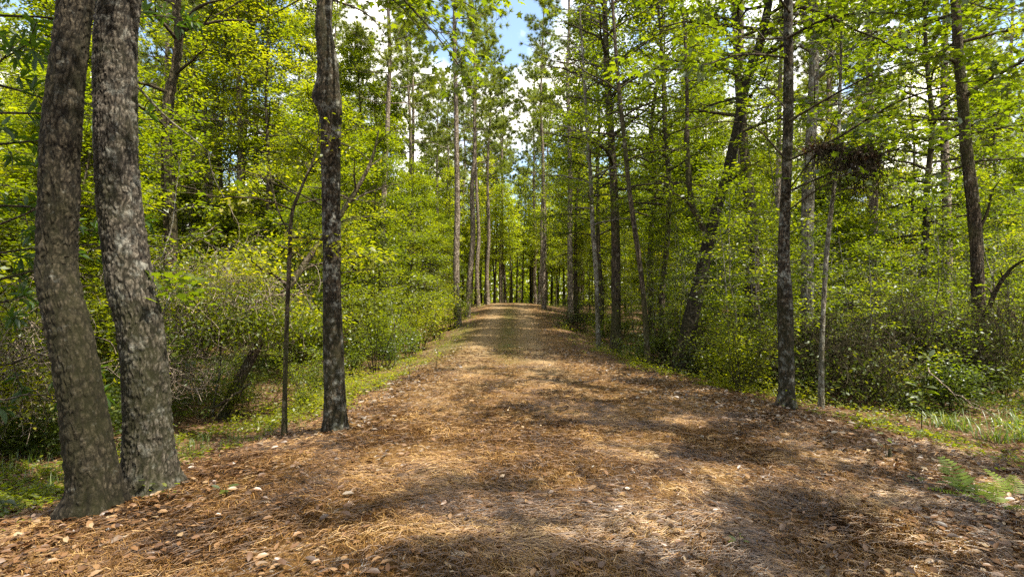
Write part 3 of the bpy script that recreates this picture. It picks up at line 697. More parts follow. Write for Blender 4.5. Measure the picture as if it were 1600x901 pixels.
def mk_stem(i):
    H = [3.6, 4.6, 3.0][i]
    tub, lv, rng = grow(600+i, H, .022, .35, 16, 1.0, .075, 4, subn=5, sh=.10, wob=.13, lean=.08, seg=6)
    return finish('thin_sapling', (0, 0, 0), tub, lv, rng, BARK_PALE, LEAF_MID, SIMPLE, 'x', 'young tree')
proto('under', mk_under, 5); proto('tall', mk_tall, 4); proto('shrub', mk_shrub, 5); proto('pine', mk_pine, 4); proto('pole', mk_pole, 3); proto('stem', mk_stem, 3)

ZONES = [(-9999, 150, 'beyond the mossy leaning trunk'), (150, 330, 'beyond the thick grey plated trunk'), (330, 500, 'between the thick pair and the knotted trunk'),
         (500, 600, 'just past the knotted trunk'), (600, 720, 'beside the path past the knotted trunk'), (720, 860, 'at the far end of the path'), (860, 1000, 'beyond the path verge by the brown trunk'),
         (1000, 1200, 'around the forked mossy tree'), (1200, 1400, 'behind the lichen spotted trunk'), (1400, 9999, 'behind the fern and the stout dark trunk')]
WORDS = {'under': ('small light leafy tree', 'small leafy trees'), 'tall': ('tall green leafy tree', 'tall leafy trees'), 'shrub': ('low leafy bush', 'leafy bushes'),
         'pine': ('straight bare stemmed pine', 'pines'), 'pole': ('slim young tree', 'young trees'), 'stem': ('thin sapling', 'thin saplings')}
NPL = {}
first_used = set()
def plant(key, x, y, s=1.0, seed=None, label=None, group=None, sink=0.0):
    lst = PROTO[key]; NPL[key] = NPL.get(key, 0) + 1
    rng = nt(int(abs(x*977 + y*131)*10) % 10**6 + NPL[key]); i = NPL[key] % len(lst) if seed is None else seed
    px = 800 + F_PX*x/max(y, .5)
    z = next((w for a, b, w in ZONES if a <= px < b), '')
    dep = 'close' if y < 14 else 'middle' if y < 26 else 'deep'
    word = {'close': ' near the clearing ', 'middle': ' further in ', 'deep': ' deep in the wood '}[dep]
    if y < 2 or abs(px-800) > 1000:
        z, word = 'outside the view', ' shading the clearing '
    lab = label or WORDS[key][0] + word + z; grp = group or WORDS[key][1] + word.replace(',', '').rstrip() + ' ' + z
    loc = (x, y, float(gz(x, y)) - sink)
    src = lst[i]
    if src.name not in first_used:
        first_used.add(src.name); src.location = loc; src.rotation_euler = (0, 0, rng.uniform(0, 6.28)); src.scale = (s, s, s); src['label'] = lab; src['group'] = grp; return src
    return copy_tree(src, loc, rng.uniform(0, 6.28), s, lab, grp)
def plant_px(key, px, d, s=1.0, seed=None, **kw): return plant(key, (px-800)/F_PX*d, d, s, seed, **kw)

# pines whose stems can be told apart
for px, d, s, i, lab in [(375, 22, 1.0, 0, 'pale grey pine stem straight above the brush tangle, thickest of the pines there'), (400, 27, .95, 1, 'thin pine stem close beside the thickest pale pine'),
        (455, 34, .95, 2, 'thin far pine seen just before the knotted trunk'), (598, 25, .95, 3, 'pine with pale stem rising behind the small trees past the knotted trunk'),
        (640, 34, .95, 0, 'pine with thin stem midway between the knotted trunk and the path pines'), (716, 27, 1.02, 1, 'stout pine at the verge where the path narrows, first of the path pines'),
        (730, 31, 1.0, 2, 'pine standing right behind the stout pine at the verge'), (748, 42, .98, 3, 'straight pine at the crest of the path, left one of two'),
        (763, 43, .95, 0, 'straight pine at the crest of the path, right one of two'), (850, 35, .9, 1, 'pine at the opposite verge where the path bends away'),
        (842, 46, .9, 2, 'thin pine beyond the bend behind the opposite verge'), (1160, 23, 1.0, 3, 'pale pine stem showing between the forked tree and the dark trunk'),
        (1478, 20, 1.0, 0, 'pale grey pine stem just before the stout dark trunk'), (1356, 19, .95, 1, 'pale leaning pine stem under the hanging vine clump'),
        (1312, 24, .95, 2, 'thin pale pine stem beyond the thin pale sapling'), (892, 29, .95, 3, 'dark pine stem in the shade beyond the verge'),
        (328, 26, .9, 2, 'slim pine stem midway between the vine clad trunk and thickest pale pine'), (245, 24, .95, 3, 'pine half hidden by the thick grey plated trunk')]:
    plant_px('pine', px, d, s, i, label=lab, group='pines told apart by their stems')

# fill the wood, dart throwing with spacing and keep-outs
def blocked(x, y, m):
    if y < 48: return edge_l(y) - m < x < edge_r(y) + m
    return False
def scatter(key, n, x0, x1, y0, y1, space, m, smin, smax, seed, cond=None):
    rng = nt(seed); pts = []; tries = 0
    while len(pts) < n and tries < n*60:
        tries += 1
        x, y = rng.uniform(x0, x1), rng.uniform(y0, y1)
        if abs(x) > y*1.02 + 2.5 or blocked(x, y, m): continue
        if cond and not cond(x, y): continue
        if any((x-a)**2 + (y-b)**2 < space**2 for a, b in pts): continue
        pts.append((x, y)); pxx = 800+F_PX*x/y; sc = rng.uniform(smin, smax)
        if key == 'under' and 300 < pxx < 490: sc *= .62 + .012*max(0, y-12)
        plant(key, x, y, sc)
scatter('pine', 125, -60, 60, 24, 85, 2.0, 3.0, .85, 1.1, 1, lambda x, y: not (abs(x) < 6 and y < 60))
scatter('pine', 8, -6.5, 6.5, 49, 66, 1.5, 0, .95, 1.1, 21)
scatter('tall', 5, -7, 7, 56, 70, 2.5, 0, .95, 1.15, 22)
scatter('under', 78, -34, -4, 8, 44, 1.6, 1.9, .8, 1.15, 2, lambda x, y: not (y < 11 and x > -6))
scatter('under', 36, 4, 36, 11.5, 44, 2.2, 2.4, .8, 1.1, 3)
scatter('tall', 17, 4, 42, 14, 56, 3.6, 1.9, .85, 1.1, 4)
scatter('tall', 32, -50, -9, 18, 60, 3.2, 4, .8, 1.0, 5)
scatter('pole', 120, -20, 18, 46, 72, .9, 0, .8, 1.2, 6)
scatter('shrub', 78, -22, -3, 9, 34, 1.1, .35, .55, 1.15, 7, lambda x, y: not (y < 13 and x > -5.6))
scatter('shrub', 80, 3.0, 24, 9.5, 36, 1.0, .55, .5, .95, 8)
scatter('stem', 70, 3.6, 20, 9, 26, .8, .9, .8, 1.2, 9)
scatter('stem', 34, -16, -3, 7, 24, .9, 1.2, .8, 1.2, 10)
for x, y, s in [(-3.35, 20, 1.1), (-3.3, 17.4, .95), (-3.5, 15.2, .9), (-4.0, 13.2, .9), (-3.2, 23, 1.1), (-3.1, 26.5, 1.1), (-4.3, 18.4, 1.2), (-3.0, 30, 1.0)]: plant('shrub', x, y, s, 2 if s < 1 else 4)
scatter('shrub', 26, 4.2, 14, 8.8, 15, .95, .9, .6, .95, 17)
scatter('stem', 20, 4.2, 14, 9.5, 17, .8, .9, .8, 1.2, 18)
for x, y, s in [(-9, 21, .95), (-7.6, 27, .95), (-12, 24, 1.0), (-8.2, 33, 1.0), (-15, 20, 1)]: plant('tall', x, y, s)
for x, y, s in [(-4.7, 9.4, .55), (-5.6, 8.6, .5), (-3.9, 10.8, .5), (-4.6, 12.0, .7), (-6.6, 7.2, .5), (-3.5, 9.3, .35), (-5.0, 7.6, .35)]: plant('shrub', x, y, s, 2 if s < .52 else 0)
# tall trees that close the right-hand side of the opening above the path
for x, y, s in [(3.9, 24, 1.0), (3.6, 30, .95), (4.2, 36, .95), (5.2, 20, 1.0), (5.0, 42, .9), (4.6, 16.5, .85)]: plant('tall', x, y, s)
# unseen trees added beside and behind the camera to shade the clearing
for q, (x, y, H, bf, Lm, lab) in enumerate([(4.9, .9, 12.5, .42, 4.2, 'unseen tall tree added to shade the near side of the clearing'), (7.2, 3.9, 13.5, .40, 4.4, 'unseen tall tree added for shade beyond the fern'),
                              (2.6, -4.6, 13, .4, 4.2, 'unseen tall tree added for shade behind the viewer by the clearing'), (9.6, -1.5, 14, .35, 3.6, 'unseen tall tree added for shade deep in the wood behind the viewer'), (-3.4, -2.2, 13, .42, 4.4, 'unseen tall tree added for shade behind the viewer on the mossy trunk side')]):
    b = np.array([x, y, float(gz(x, y))])
    tub, lv, rng = grow(260+q, H, .13, bf, 58, Lm, .125, 8, subn=9, sh=.2, wob=.06, lean=.02, elev=(.1, .8), sunbase=b, thin=(1.5, .475))
    finish('tall_leafy_tree', b, tub, lv, rng, BARK_DARK, LEAF_MID, SIMPLE, lab, 'tree')

# unused prototypes must not linger at the origin
for lst in PROTO.values():
    for p in lst:
        if p.name not in first_used:
            for c in list(p.children): bpy.data.objects.remove(c)
            bpy.data.objects.remove(p)

# far wood that reads as one mass
def far_wood():
    rng = nt(900); tub = Tubes(); PP = []
    for q in range(420):
        a = rng.uniform(-1.05, 1.05); r = rng.uniform(70, 125); x, y = math.sin(a)*r*1.1, math.cos(a)*r
        z = float(gz(x, y)); H = rng.uniform(10, 19)
        tub.add(np.array([[x, y, z-.3], [x+rng.normal(0, .3), y, z+H*.6], [x+rng.normal(0, .5), y, z+H]]), [.16, .11, .03], 5)
        n = 900; u = rng.random(n)**.9
        P = np.stack([x+rng.normal(0, 1.9, n)*(1-.5*u), y+rng.normal(0, 1.9, n)*(1-.5*u), z+.1+u*(H-.5)], -1); PP.append(P)
    P = np.concatenate(PP); n = len(P)
    k = fbm(P[:, 0]*.45, P[:, 1]*.45, P[:, 2]*.6, 4, 2) > .44; P = P[k]; n = len(P)
    D = rng.normal(0, 1, (n, 3)); Nn = rng.normal(0, .5, (n, 3)) + [0, 0, 1]
    o = leaf_mesh('far_wood', P, D, Nn, rng.uniform(.35, .75, n), SIMPLE, LEAF_FAR, rng)
    tag(o, 'hazy mass of far off woodland foliage behind the trunks', 'woodland', kind='stuff')
    t_ = tub.build('far_wood_trunks', BARK_PINE); tag(t_, 'mass of thin far off trunks behind the foliage', 'woodland', kind='stuff')
far_wood()

# ------------------------------------------------------------------ litter and ground cover
def fan_points(rng, n, y0, y1, power=1.6, spread=1.02, extra=.6):
    """points in the wedge that the place shows, thicker nearby"""
    u = rng.random(n); y = (y0**(1-power) + u*(y1**(1-power)-y0**(1-power)))**(1/(1-power))
    x = rng.uniform(-1, 1, n)*(y*spread+extra); return x, y
def ground_n(x, y, h=.05):
    zx = (gz(x+h, y)-gz(x-h, y))/(2*h); zy = (gz(x, y+h)-gz(x, y-h))/(2*h)
    n = np.stack([-zx, -zy, np.ones_like(zx)], -1); return n/np.linalg.norm(n, axis=1)[:, None]

def straw():
    rng = nt(31); x, y = fan_points(rng, 380000, 2.2, 17, 1.9)
    w = ss(-1.6, .3, x-edge_l(y))*ss(-1.8, .6, edge_r(y)-x); c = fbm(x*1.6, y*1.6, 0, 77, 3)
    k = rng.random(len(x)) < w*np.clip((c-.22)*2.6, .15, 1); x, y = x[k], y[k]; n = len(x)
    L = rng.uniform(.07, .17, n); flow = fbm(x*.8, y*.8, 0, 55, 2)*9
    a = np.where(rng.random(n) < .5, flow+rng.normal(0, .5, n), rng.uniform(0, 6.28, n))
    up = rng.uniform(.004, .030, n); wd = rng.uniform(.0008, .0017, n)*(1+np.maximum(y-3, 0)*.20)
    d = np.stack([np.cos(a), np.sin(a)], -1); bend = rng.normal(0, .12, n)
    z0 = gz(x, y)+.008
    V = []
    for s, b in ((-.5, 0), (0, 1), (.5, 0)):
        cx_ = x + d[:, 0]*L*s - d[:, 1]*L*bend*b; cy_ = y + d[:, 1]*L*s + d[:, 0]*L*bend*b
        zz = z0 + up*(1 if b else rng.uniform(0, 1, n)) + (rng.random(n) < .04)*b*.02
        for sg in (-1, 1): V.append(np.stack([cx_ - d[:, 1]*wd*sg, cy_ + d[:, 0]*wd*sg, zz + sg*wd*.6], -1))
    V = np.stack(V, 1).reshape(-1, 3); i = np.arange(n)[:, None]*6
    Qd = np.concatenate([i+np.array([0, 2, 3, 1]), i+np.array([2, 4, 5, 3])])
    tone = np.clip(.5 + (fbm(x*2.2, y*2.2, 0, 70, 3)-.5)*1.0 + rng.normal(0, .2, n), 0, 1)
    o = mesh('pine_straw', V, [Qd], STRAW, attrs={'rnd': np.repeat(tone, 6)})
    tag(o, 'carpet of orange brown pine needles over the clearing', 'pine straw', kind='stuff')
straw()

def litter(name, seed, n, y0, y1, power, dens, size, mat, tpl, label, tone, flat=.35):
    rng = nt(seed); x, y = fan_points(rng, n, y0, y1, power)
    k = rng.random(n) < dens(x, y); x, y = x[k], y[k]; n = len(x)
    S = rng.uniform(*size, n)
    P = np.stack([x, y, gz(x, y)+.014+rng.random(n)*.030], -1); a = rng.uniform(0, 6.28, n)
    D = np.stack([np.cos(a), np.sin(a), rng.normal(0, flat*.6, n)], -1); Nn = ground_n(x, y) + rng.normal(0, flat, (n, 3))
    o = leaf_mesh(name, P, D, Nn, S, tpl, mat, rng, None, np.clip(tone(x, y, rng), 0, 1)); tag(o, label, 'leaf litter', kind='stuff')
litter('leaf_litter', 41, 70000, 2.3, 40, 1.9, lambda x, y: .10+.80*np.maximum(ss(-.2, 1.6, x-edge_r(y)+1.7), ss(-.2, 1.4, edge_l(y)+1.0-x))*np.clip(fbm(x, y, 0, 3, 3)*2-.3, .1, 1),
       (.025, .085), DRY_LEAF, OVAL, 'brown dead leaves strewn over the forest floor and verges', lambda x, y, r: r.beta(2, 2.6, len(x)))
litter('pale_leaf_litter', 42, 110000, 2.4, 34, 1.4,
       lambda x, y: .001 + .95*(np.exp(-((x-edge_r(y)+.7)/.75)**2)*ss(5, 8, y) + .9*np.exp(-((x-edge_l(y)-.35)/.65)**2)*ss(5.5, 9, y))*np.clip(fbm(x*1.2, y*1.2, 0, 8, 3)*3.2-.75, 0, 1),
       (.03, .10), PALE_LEAF, OVAL, 'bleached grey leaves lying along both verges of the path', lambda x, y, r: r.beta(1.6, 2.6, len(x))*.92)

def cover(name, seed, n, dens, h, size, mat, tpl, label, cat='ground cover', y0=3.0, y1=30, power=1.5, per=5):
    rng = nt(seed); x, y = fan_points(rng, n, y0, y1, power); k = rng.random(n) < dens(x, y); x, y = x[k], y[k]; n = len(x)
    hh = rng.uniform(h[0], h[1], n)*np.clip(fbm(x*1.5, y*1.5, 0, seed, 2)*1.6, .3, 1.3)
    X_ = np.repeat(x, per)+rng.normal(0, .05, n*per); Y_ = np.repeat(y, per)+rng.normal(0, .05, n*per)
    Z_ = gz(X_, Y_)+np.repeat(hh, per)*rng.uniform(.15, 1, n*per); a = rng.uniform(0, 6.28, n*per)
    D = np.stack([np.cos(a), np.sin(a), rng.normal(0, .3, n*per)], -1); Nn = rng.normal(0, .4, (n*per, 3)) + [0, 0, 1]
    o = leaf_mesh(name, np.stack([X_, Y_, Z_], -1), D, Nn, rng.uniform(*size, n*per), tpl, mat, rng); tag(o, label, cat, kind='stuff')
outside = lambda x, y: np.maximum(ss(.1, 1.2, edge_l(y)-x), ss(.0, .9, x-edge_r(y)))
cover('ground_cover', 51, 60000, lambda x, y: .9*outside(x, y)*(1-.93*np.exp(-((x-4.1)/.9)**2-((y-4.9)/.75)**2))*np.clip(fbm(x*.8, y*.8, 0, 12, 3)*3.6-1.45, 0, 1), (.04, .16), (.03, .065), LEAF_LIGHT, OVAL, 'low light green seedlings and creepers on the forest floor')
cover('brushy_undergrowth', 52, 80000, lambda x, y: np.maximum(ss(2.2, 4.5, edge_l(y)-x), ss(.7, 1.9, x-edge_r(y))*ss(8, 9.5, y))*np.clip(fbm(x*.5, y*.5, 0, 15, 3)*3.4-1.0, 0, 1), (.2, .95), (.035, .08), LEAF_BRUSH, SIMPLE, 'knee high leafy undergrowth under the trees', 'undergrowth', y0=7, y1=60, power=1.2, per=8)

band = lambda x, y: np.maximum(ss(-.35, .3, edge_l(y)-x)*(1-ss(1.2, 2.2, edge_l(y)-x)), ss(-.25, .3, x-edge_r(y))*(1-ss(1.0, 2.0, x-edge_r(y))))
cover('verge_plants', 53, 60000, lambda x, y: .95*band(x, y)*ss(7, 10, y)*np.clip(fbm(x*1.3, y*1.0, 0, 17, 3)*4.4-1.85, 0, 1), (.08, .38), (.035, .075), LEAF_LIGHT, OVAL, 'low bright leafy weeds along both verges of the path', 'weeds', y0=6, y1=44, power=1.3, per=6)
def blades(rng, x, y, h, w, n_b, spread=.05, droop=.5):
    V, Fq = [], []; n = len(x)*n_b
    X_ = np.repeat(x, n_b)+rng.normal(0, spread, n); Y_ = np.repeat(y, n_b)+rng.normal(0, spread, n); H_ = np.repeat(h, n_b)*rng.uniform(.5, 1.15, n)
    a = rng.uniform(0, 6.28, n); out = rng.uniform(.15, 1, n)*droop; z0 = gz(X_, Y_)-.01; W = np.stack([-np.sin(a), np.cos(a), 0*a], -1)*w
    V = []
    for t in (0, .4, .75, 1):
        c = np.stack([X_+np.cos(a)*H_*out*t**1.8, Y_+np.sin(a)*H_*out*t**1.8, z0+H_*(t-.45*out*t**2.4)], -1)
        ww = W*(1-t**2*.95); V += [c-ww, c+ww]
    V = np.stack(V, 1).reshape(-1, 3); i = np.arange(n)[:, None]*8
    Q_ = np.concatenate([i+np.array([0, 1, 3, 2]), i+np.array([2, 3, 5, 4]), i+np.array([4, 5, 7, 6])])
    return V, Q_, n
rng = nt(61); x, y = fan_points(rng, 60000, 9, 42, 1.3); k = rng.random(len(x)) < greenness(x, y)*.9; x, y = x[k], y[k]
V, Q_, n = blades(rng, x, y, rng.uniform(.02, .07, len(x)), .004, 4, .06)
tag(mesh('path_grass', V, [Q_], GRASS, attrs={'rnd': np.repeat(rng.uniform(.1, .9, n), 8)}), 'short thin grass along the middle and edge of the path', 'grass', kind='stuff')
rng = nt(62); x, y = fan_points(rng, 9000, 4, 20, 1.6)
k = rng.random(len(x)) < .45*outside(x, y)*(1-.95*np.exp(-((x-4.1)/1.0)**2-((y-4.9)/.8)**2))*ss(.5, .6, fbm(x*.7, y*.7, 0, 44, 3)); x, y = x[k], y[k]
V, Q_, n = blades(rng, x, y, rng.uniform(.08, .22, len(x)), .004, 7, .04)
tag(mesh('verge_grass', V, [Q_], GRASS, attrs={'rnd': np.repeat(rng.uniform(0, .8, n), 8)}), 'sparse grass blades between the bushes and the litter', 'grass', kind='stuff')

# arching grass tufts in front of the stout dark trunk
TUFT = [(1470, 668, 'yellow green grass tuft behind the leafy seedling, left one of the pair'), (1500, 672, 'yellow green grass tuft arching over the litter behind the fern'),
        (1555, 690, 'low grass tuft just behind the fern'), (1580, 668, 'tall bleached grass tuft at the far side beyond the fern'), (1405, 625, 'grass tuft in shade behind the short stub'), (1600, 690, 'grass tuft at the outer edge beside the fern')]
def gpt(px, py):
    r = ray(px, py); d = 3.0
    for _ in range(400):
        p = np.array([0, 0, CAM_Z]) + r*d
        if p[2] < float(gz(p[0], p[1])): break
        d += .05
    return p[0], p[1], float(gz(p[0], p[1]))
for q, (px, py, lab) in enumerate(TUFT):
    rng = nt(700+q); x, y, z = gpt(px, py)
    V, Q_, n = blades(rng, np.array([x]), np.array([y]), np.array([.34]), .006, 70, .10, 1.35)
    o = mesh('grass_tuft', V-[x, y, z], [Q_], GRASS, attrs={'rnd': np.repeat(rng.beta(1.6, 2.2, n), 8)}); o.location = (x, y, z); tag(o, lab, 'grass', 'grass tufts by the fern')

# ferns
def fern(px, py, fronds, label, seed):
    rng = nt(seed); x, y, z = gpt(px, py); e = empty('fern', (x, y, z), 0, label, 'fern', 'ferns')
    for az, el, L, wd in fronds:
        n = 13; tt = np.linspace(0, 1, n); hd = np.array([math.cos(az), math.sin(az), 0]); sd = np.array([-hd[1], hd[0], 0])
        P = hd*(L*(math.cos(el)*tt+.22*tt**2.5))[:, None] + np.array([0, 0, 1])*(L*(math.sin(el)*tt-.20*tt**2.5))[:, None]
        tb = Tubes(); tb.add(P, np.linspace(.004, .0012, n), 4); V = [tb.V[0]]; Qs = [tb.Q[0]]; nv = tb.n; T = np.gradient(P, axis=0); T /= np.linalg.norm(T, axis=1)[:, None]
        for i in range(3, n):
            u = (i-2)/(n-2); wl = wd*(1-u)**.75*(.75 + .5*min(1, u*5)) + .012
            for sg in (-1, 1):
                dd = sd*sg*.93 + T[i]*.30 + np.array([0, 0, -.10]) + rng.normal(0, .05, 3); w = T[i]*min(.024, L/n*.42)
                a = P[i]; V.append(np.array([a-w*.55, a+w*.55, a+dd*wl*.45+w, a+dd*wl*.45-w, a+dd*wl*.8+w*.6, a+dd*wl*.8-w*.5, a+dd*wl+w*.1, a+dd*wl+w*.05]))
                Qs.append(np.array([(0, 1, 2, 3), (3, 2, 4, 5), (5, 4, 6, 7)])+nv); nv += 8
        V = np.concatenate(V); mesh('frond', V, [np.concatenate(Qs)], FERN_LEAF, e, attrs={'rnd': np.full(len(V), rng.uniform(.35, 1.0))})
fern(1510, 778, [(1.7, 1.2, .36, .16), (.2, .6, .28, .09), (2.9, .45, .24, .09), (-.6, .5, .2, .07), (1.0, .8, .28, .10)], 'bright green fern with one broad upright frond on the litter', 801)
fern(1588, 782, [(1.9, 1.0, .28, .08), (.9, .7, .28, .08), (2.8, .5, .24, .07), (-.4, .4, .3, .08), (-1.4, .4, .24, .08)], 'smaller fern spreading low beside the broad fronded fern', 802)
fern(1556, 796, [(2.4, .6, .22, .07), (.8, .8, .24, .07), (-.7, .5, .2, .06)], 'little fern sprouting in front of the two bigger ones', 803)

# leafy seedlings
def seedling(px, py, h, nleaf, leaf, label, seed, mat=LEAF_NEAR, tpl=OVAL, group='seedlings on the litter'):
    rng = nt(seed); x, y, z = gpt(px, py); e = empty('seedling', (x, y, z), 0, label, 'seedling', group)
    tb = Tubes(); tt = np.linspace(0, 1, 6); P = np.stack([rng.normal(0, .1)*h*tt**2, rng.normal(0, .1)*h*tt**2, h*tt-.02], -1); tb.add(P, np.linspace(.004+.004*h, .0015, 6), 5); tb.build('stem', BARK_DARK, e)
    t = rng.uniform(.35, 1.05, nleaf); Pl = np.stack([np.interp(t, tt, P[:, i]) for i in range(3)], -1); a = np.arange(nleaf)*2.4+rng.uniform(-.3, .3, nleaf)
    D = np.stack([np.cos(a), np.sin(a), rng.normal(.1, .25, nleaf)], -1); Pl += D*np.array([1, 1, .3])*rng.uniform(.01, .12*h+.02, (nleaf, 1))
    leaf_mesh('foliage', Pl, D, np.array([0, 0, 1.])+rng.normal(0, .3, (nleaf, 3)), leaf*rng.uniform(.7, 1.2, nleaf), tpl, mat, rng, e)
for q, (px, py, h, nl_, lf, lab) in enumerate([
        (1440, 672, 1.05, 34, .13, 'tall seedling with broad pale leaves standing before the grass tufts'), (1385, 722, .28, 3, .06, 'nearly bare little seedling beside the short stub'),
        (1318, 628, .55, 12, .11, 'broad leaved seedling just past the thin pale sapling'), (1155, 862, .13, 6, .055, 'small bright seedling alone on the straw in the clearing'),
        (355, 778, .16, 7, .07, 'small seedling beside the foot of the thick grey plated trunk'), (262, 785, .15, 6, .06, 'tiny seedling touching the foot of the thick grey trunk'),
        (228, 783, .18, 7, .06, 'tiny seedling between the two thick trunks'), (8, 808, .22, 12, .10, 'broad leaved seedling outside the mossy leaning trunk'),
        (1490, 775, .12, 6, .07, 'round leaved seedling between the fern and the clearing'), (1430, 762, .10, 5, .06, 'flat seedling on the litter short of the fern'),
        (682, 575, .85, 40, .07, 'upright bright seedling at the verge of the path'), (640, 592, .6, 30, .06, 'bushy seedling beside the upright bright one at the verge')]):
    seedling(px, py, h, nl_, lf, lab, 820+q)

# fallen sticks, stub, bark chips
def stick(px0, py0, px1, py1, r, label, seed, bend=.05, mat=TWIG_DEAD, forks=2, lift=.01, name='fallen_stick'):
    rng = nt(seed); a = np.array(gpt(px0, py0)); b = np.array(gpt(px1, py1)); n = 10; t = np.linspace(0, 1, n)
    L = np.linalg.norm(b-a); d = (b-a)/L; s = np.array([-d[1], d[0], 0]); off = bend*L*np.sin(t*3.0)+rng.normal(0, .008*L, n)
    P = a + d*(L*t)[:, None] + s*off[:, None]; P[:, 2] = gz(P[:, 0], P[:, 1]) + lift + r; base = P[0].copy()
    tb = Tubes(); tb.add(P-base, np.linspace(r, r*.4, n), 7)
    for f in range(forks):
        i = int(rng.integers(3, 8)); sg = rng.choice([-1, 1]); l = L*rng.uniform(.15, .3); q = P[i] + (d*.7+s*sg*.7)*l; q[2] = float(gz(q[0], q[1])) + lift + r*.5
        tb.add(np.array([P[i]-base, (P[i]+q)/2-base+[0, 0, .01], q-base]), [r*.5, r*.4, r*.2], 5)
    o = tb.build(name, mat); o.location = tuple(base); tag(o, label, 'stick', 'fallen sticks')
stick(1170, 808, 1320, 862, .008, 'long pale curved stick lying across the straw before the fern', 1, .06)
stick(140, 862, 212, 840, .012, 'grey stick lying before the two thick trunks', 2, .02)
stick(955, 835, 995, 808, .010, 'short knobbly stick in the middle of the clearing', 3, .12)
stick(815, 812, 840, 790, .008, 'short pale stick near the bright patch of straw', 4, .03, forks=1)
stick(462, 735, 506, 710, .007, 'thin stick pointing at the foot of the knotted trunk', 5, .02)
stick(1060, 845, 1135, 848, .005, 'very thin straight twig beside the small bright seedling', 6, .01, forks=0)
stick(900, 812, 975, 808, .005, 'thin twig touching the short knobbly stick', 7, .02, forks=1)
def raised_stick(p0, p1, r, label, seed, mat=TWIG_DEAD, sag=.06):
    rng = nt(seed); a, b = np.array(p0), np.array(p1); t = np.linspace(0, 1, 12)[:, None]; P = a*(1-t)+b*t + np.array([0, 0, -1])*sag*np.sin(t*math.pi) + rng.normal(0, .012, (12, 3))
    tb = Tubes(); tb.add(P-P[0], np.linspace(r, r*.5, 12), 7)
    for i in (4, 7, 9): tb.add(np.array([P[i]-P[0], P[i]-P[0]+rng.normal(0, .2, 3)]), [r*.5, r*.2], 5)
    o = tb.build('fallen_branch', mat); o.location = tuple(P[0]); tag(o, label, 'branch', 'fallen branches')
def G3(px, py, d, lift=0.05):
    p = at(px, py, d); return p
raised_stick(at(268,592,8.6), at(320,606,7.9), .016, 'pale dead branch on the bare bank beyond the thick grey trunk', 11)
raised_stick(at(298,478,9.2), at(326,494,9.0), .03, 'short weathered pole stuck in the brush tangle', 12)
raised_stick(at(1445,575,8.6), at(1560,655,6.9), .010, 'long dead branch slanting down behind the grass tufts', 13)
raised_stick(at(1370,565,9.5), at(1445,590,8.6), .009, 'thin dead branch in the shade behind the tall seedling', 14)
raised_stick(at(320,640,9.0), at(392,596,9.0), .03, 'dark leaning branch under the low bright bush', 15, BARK_DARK)
# stub
x, y, z = gpt(1390, 720); tb = Tubes(); tb.add(np.array([[0, 0, -.05], [0, 0, .02], [.005, 0, .07], [.004, .003, .11]]), [.024, .02, .018, .012], 9)
o = tb.build('tree_stub', BARK_DARK); o.location = (x, y, z); tag(o, 'short broken stub sticking up out of the leaf litter', 'stump')
for q, (px, py, L, lab) in enumerate([(712, 876, .10, 'pale flat flake of bark on the straw at the near side of the clearing'), (410, 832, .05, 'small pale flake on the straw beyond the grey stick'),
                                     (290, 758, .07, 'pale round flake at the foot of the thick grey trunk'), (415, 790, .05, 'white flake on the dark straw between the thick pair and knotted trunk'), (1281, 750, .05, 'white flake on the litter midway to the fern')]):
    rng = nt(880+q); x, y, z = gpt(px, py); n = 11; a = np.linspace(0, 6.28, n, endpoint=False); rr = L*(.6+.4*rng.random(n)); a0 = rng.uniform(-.3, .3)
    top = np.stack([np.cos(a)*rr, np.sin(a)*rr*.45, .012+rng.random(n)*.004], -1); bot = top - [0, 0, .008]; V = np.concatenate([top, bot, [[0, 0, .02], [0, 0, .002]]])
    i = np.arange(n); j = (i+1) % n
    o = mesh('bark_flake', V, [np.stack([i, j, j+n, i+n][::-1], -1), np.concatenate([np.stack([i, j, np.full(n, 2*n)], -1), np.stack([j+n, i+n, np.full(n, 2*n+1)], -1)])], TWIG_DEAD)
    o.location = (x, y, z+.012); o.rotation_euler = (0, 0, a0); tag(o, lab, 'bark flake', 'bark flakes')

# tangles of dead vine and brush
def tangle(c, size, n, r, mat, label, seed, name='brush_tangle', hang=.0, leafm=None, nleaf=0, cat='brush'):
    rng = nt(seed); tb = Tubes(); c = np.array(c, float); base = np.array([c[0], c[1], float(gz(c[0], c[1])) if not hang else c[2]])
    for q in range(n):
        p = c-base + rng.normal(0, .45, 3)*size; p[2] *= (.5+1.1*vnoise(p[0]*1.7+seed, p[1]*1.7)) if not hang else 1; v = rng.normal(0, 1, 3)*[.8, .8, 1.2]; v /= np.linalg.norm(v); pts = [p]
        for s_ in range(7):
            v = v + rng.normal(0, .38, 3) + np.array([0, 0, -.12-hang]); v /= np.linalg.norm(v); v2 = v*rng.uniform(.08, .2)
            p = p+v2; p = p + (c-base-p)*.05; 
            if not hang: p[2] = max(p[2], .02)
            pts.append(p)
        tb.add(spline(np.array(pts), 12), np.linspace(r*rng.uniform(.5, 1.3), r*.4, 12), 3)
    e = empty(name, base, 0, label, cat, None); tb.build('strands', mat, e)
    if nleaf:
        P = c-base + rng.normal(0, .5, (nleaf, 3))*size; P[:, 2] = P[:, 2] if hang else np.maximum(P[:, 2], .05); D = rng.normal(0, 1, (nleaf, 3)) + [0, 0, -.5]
        leaf_mesh('foliage', P, D, rng.normal(0, .6, (nleaf, 3))+[0, 0, 1], rng.uniform(.04, .09, nleaf), SIMPLE, leafm, rng, e)
tangle(at(305,470,9.3), (.9,.6,.6), 420, .007, TWIG_DEAD, 'pale grey tangle of dead vines beyond the thick grey trunk', 901, leafm=LEAF_LIGHT, nleaf=3000)
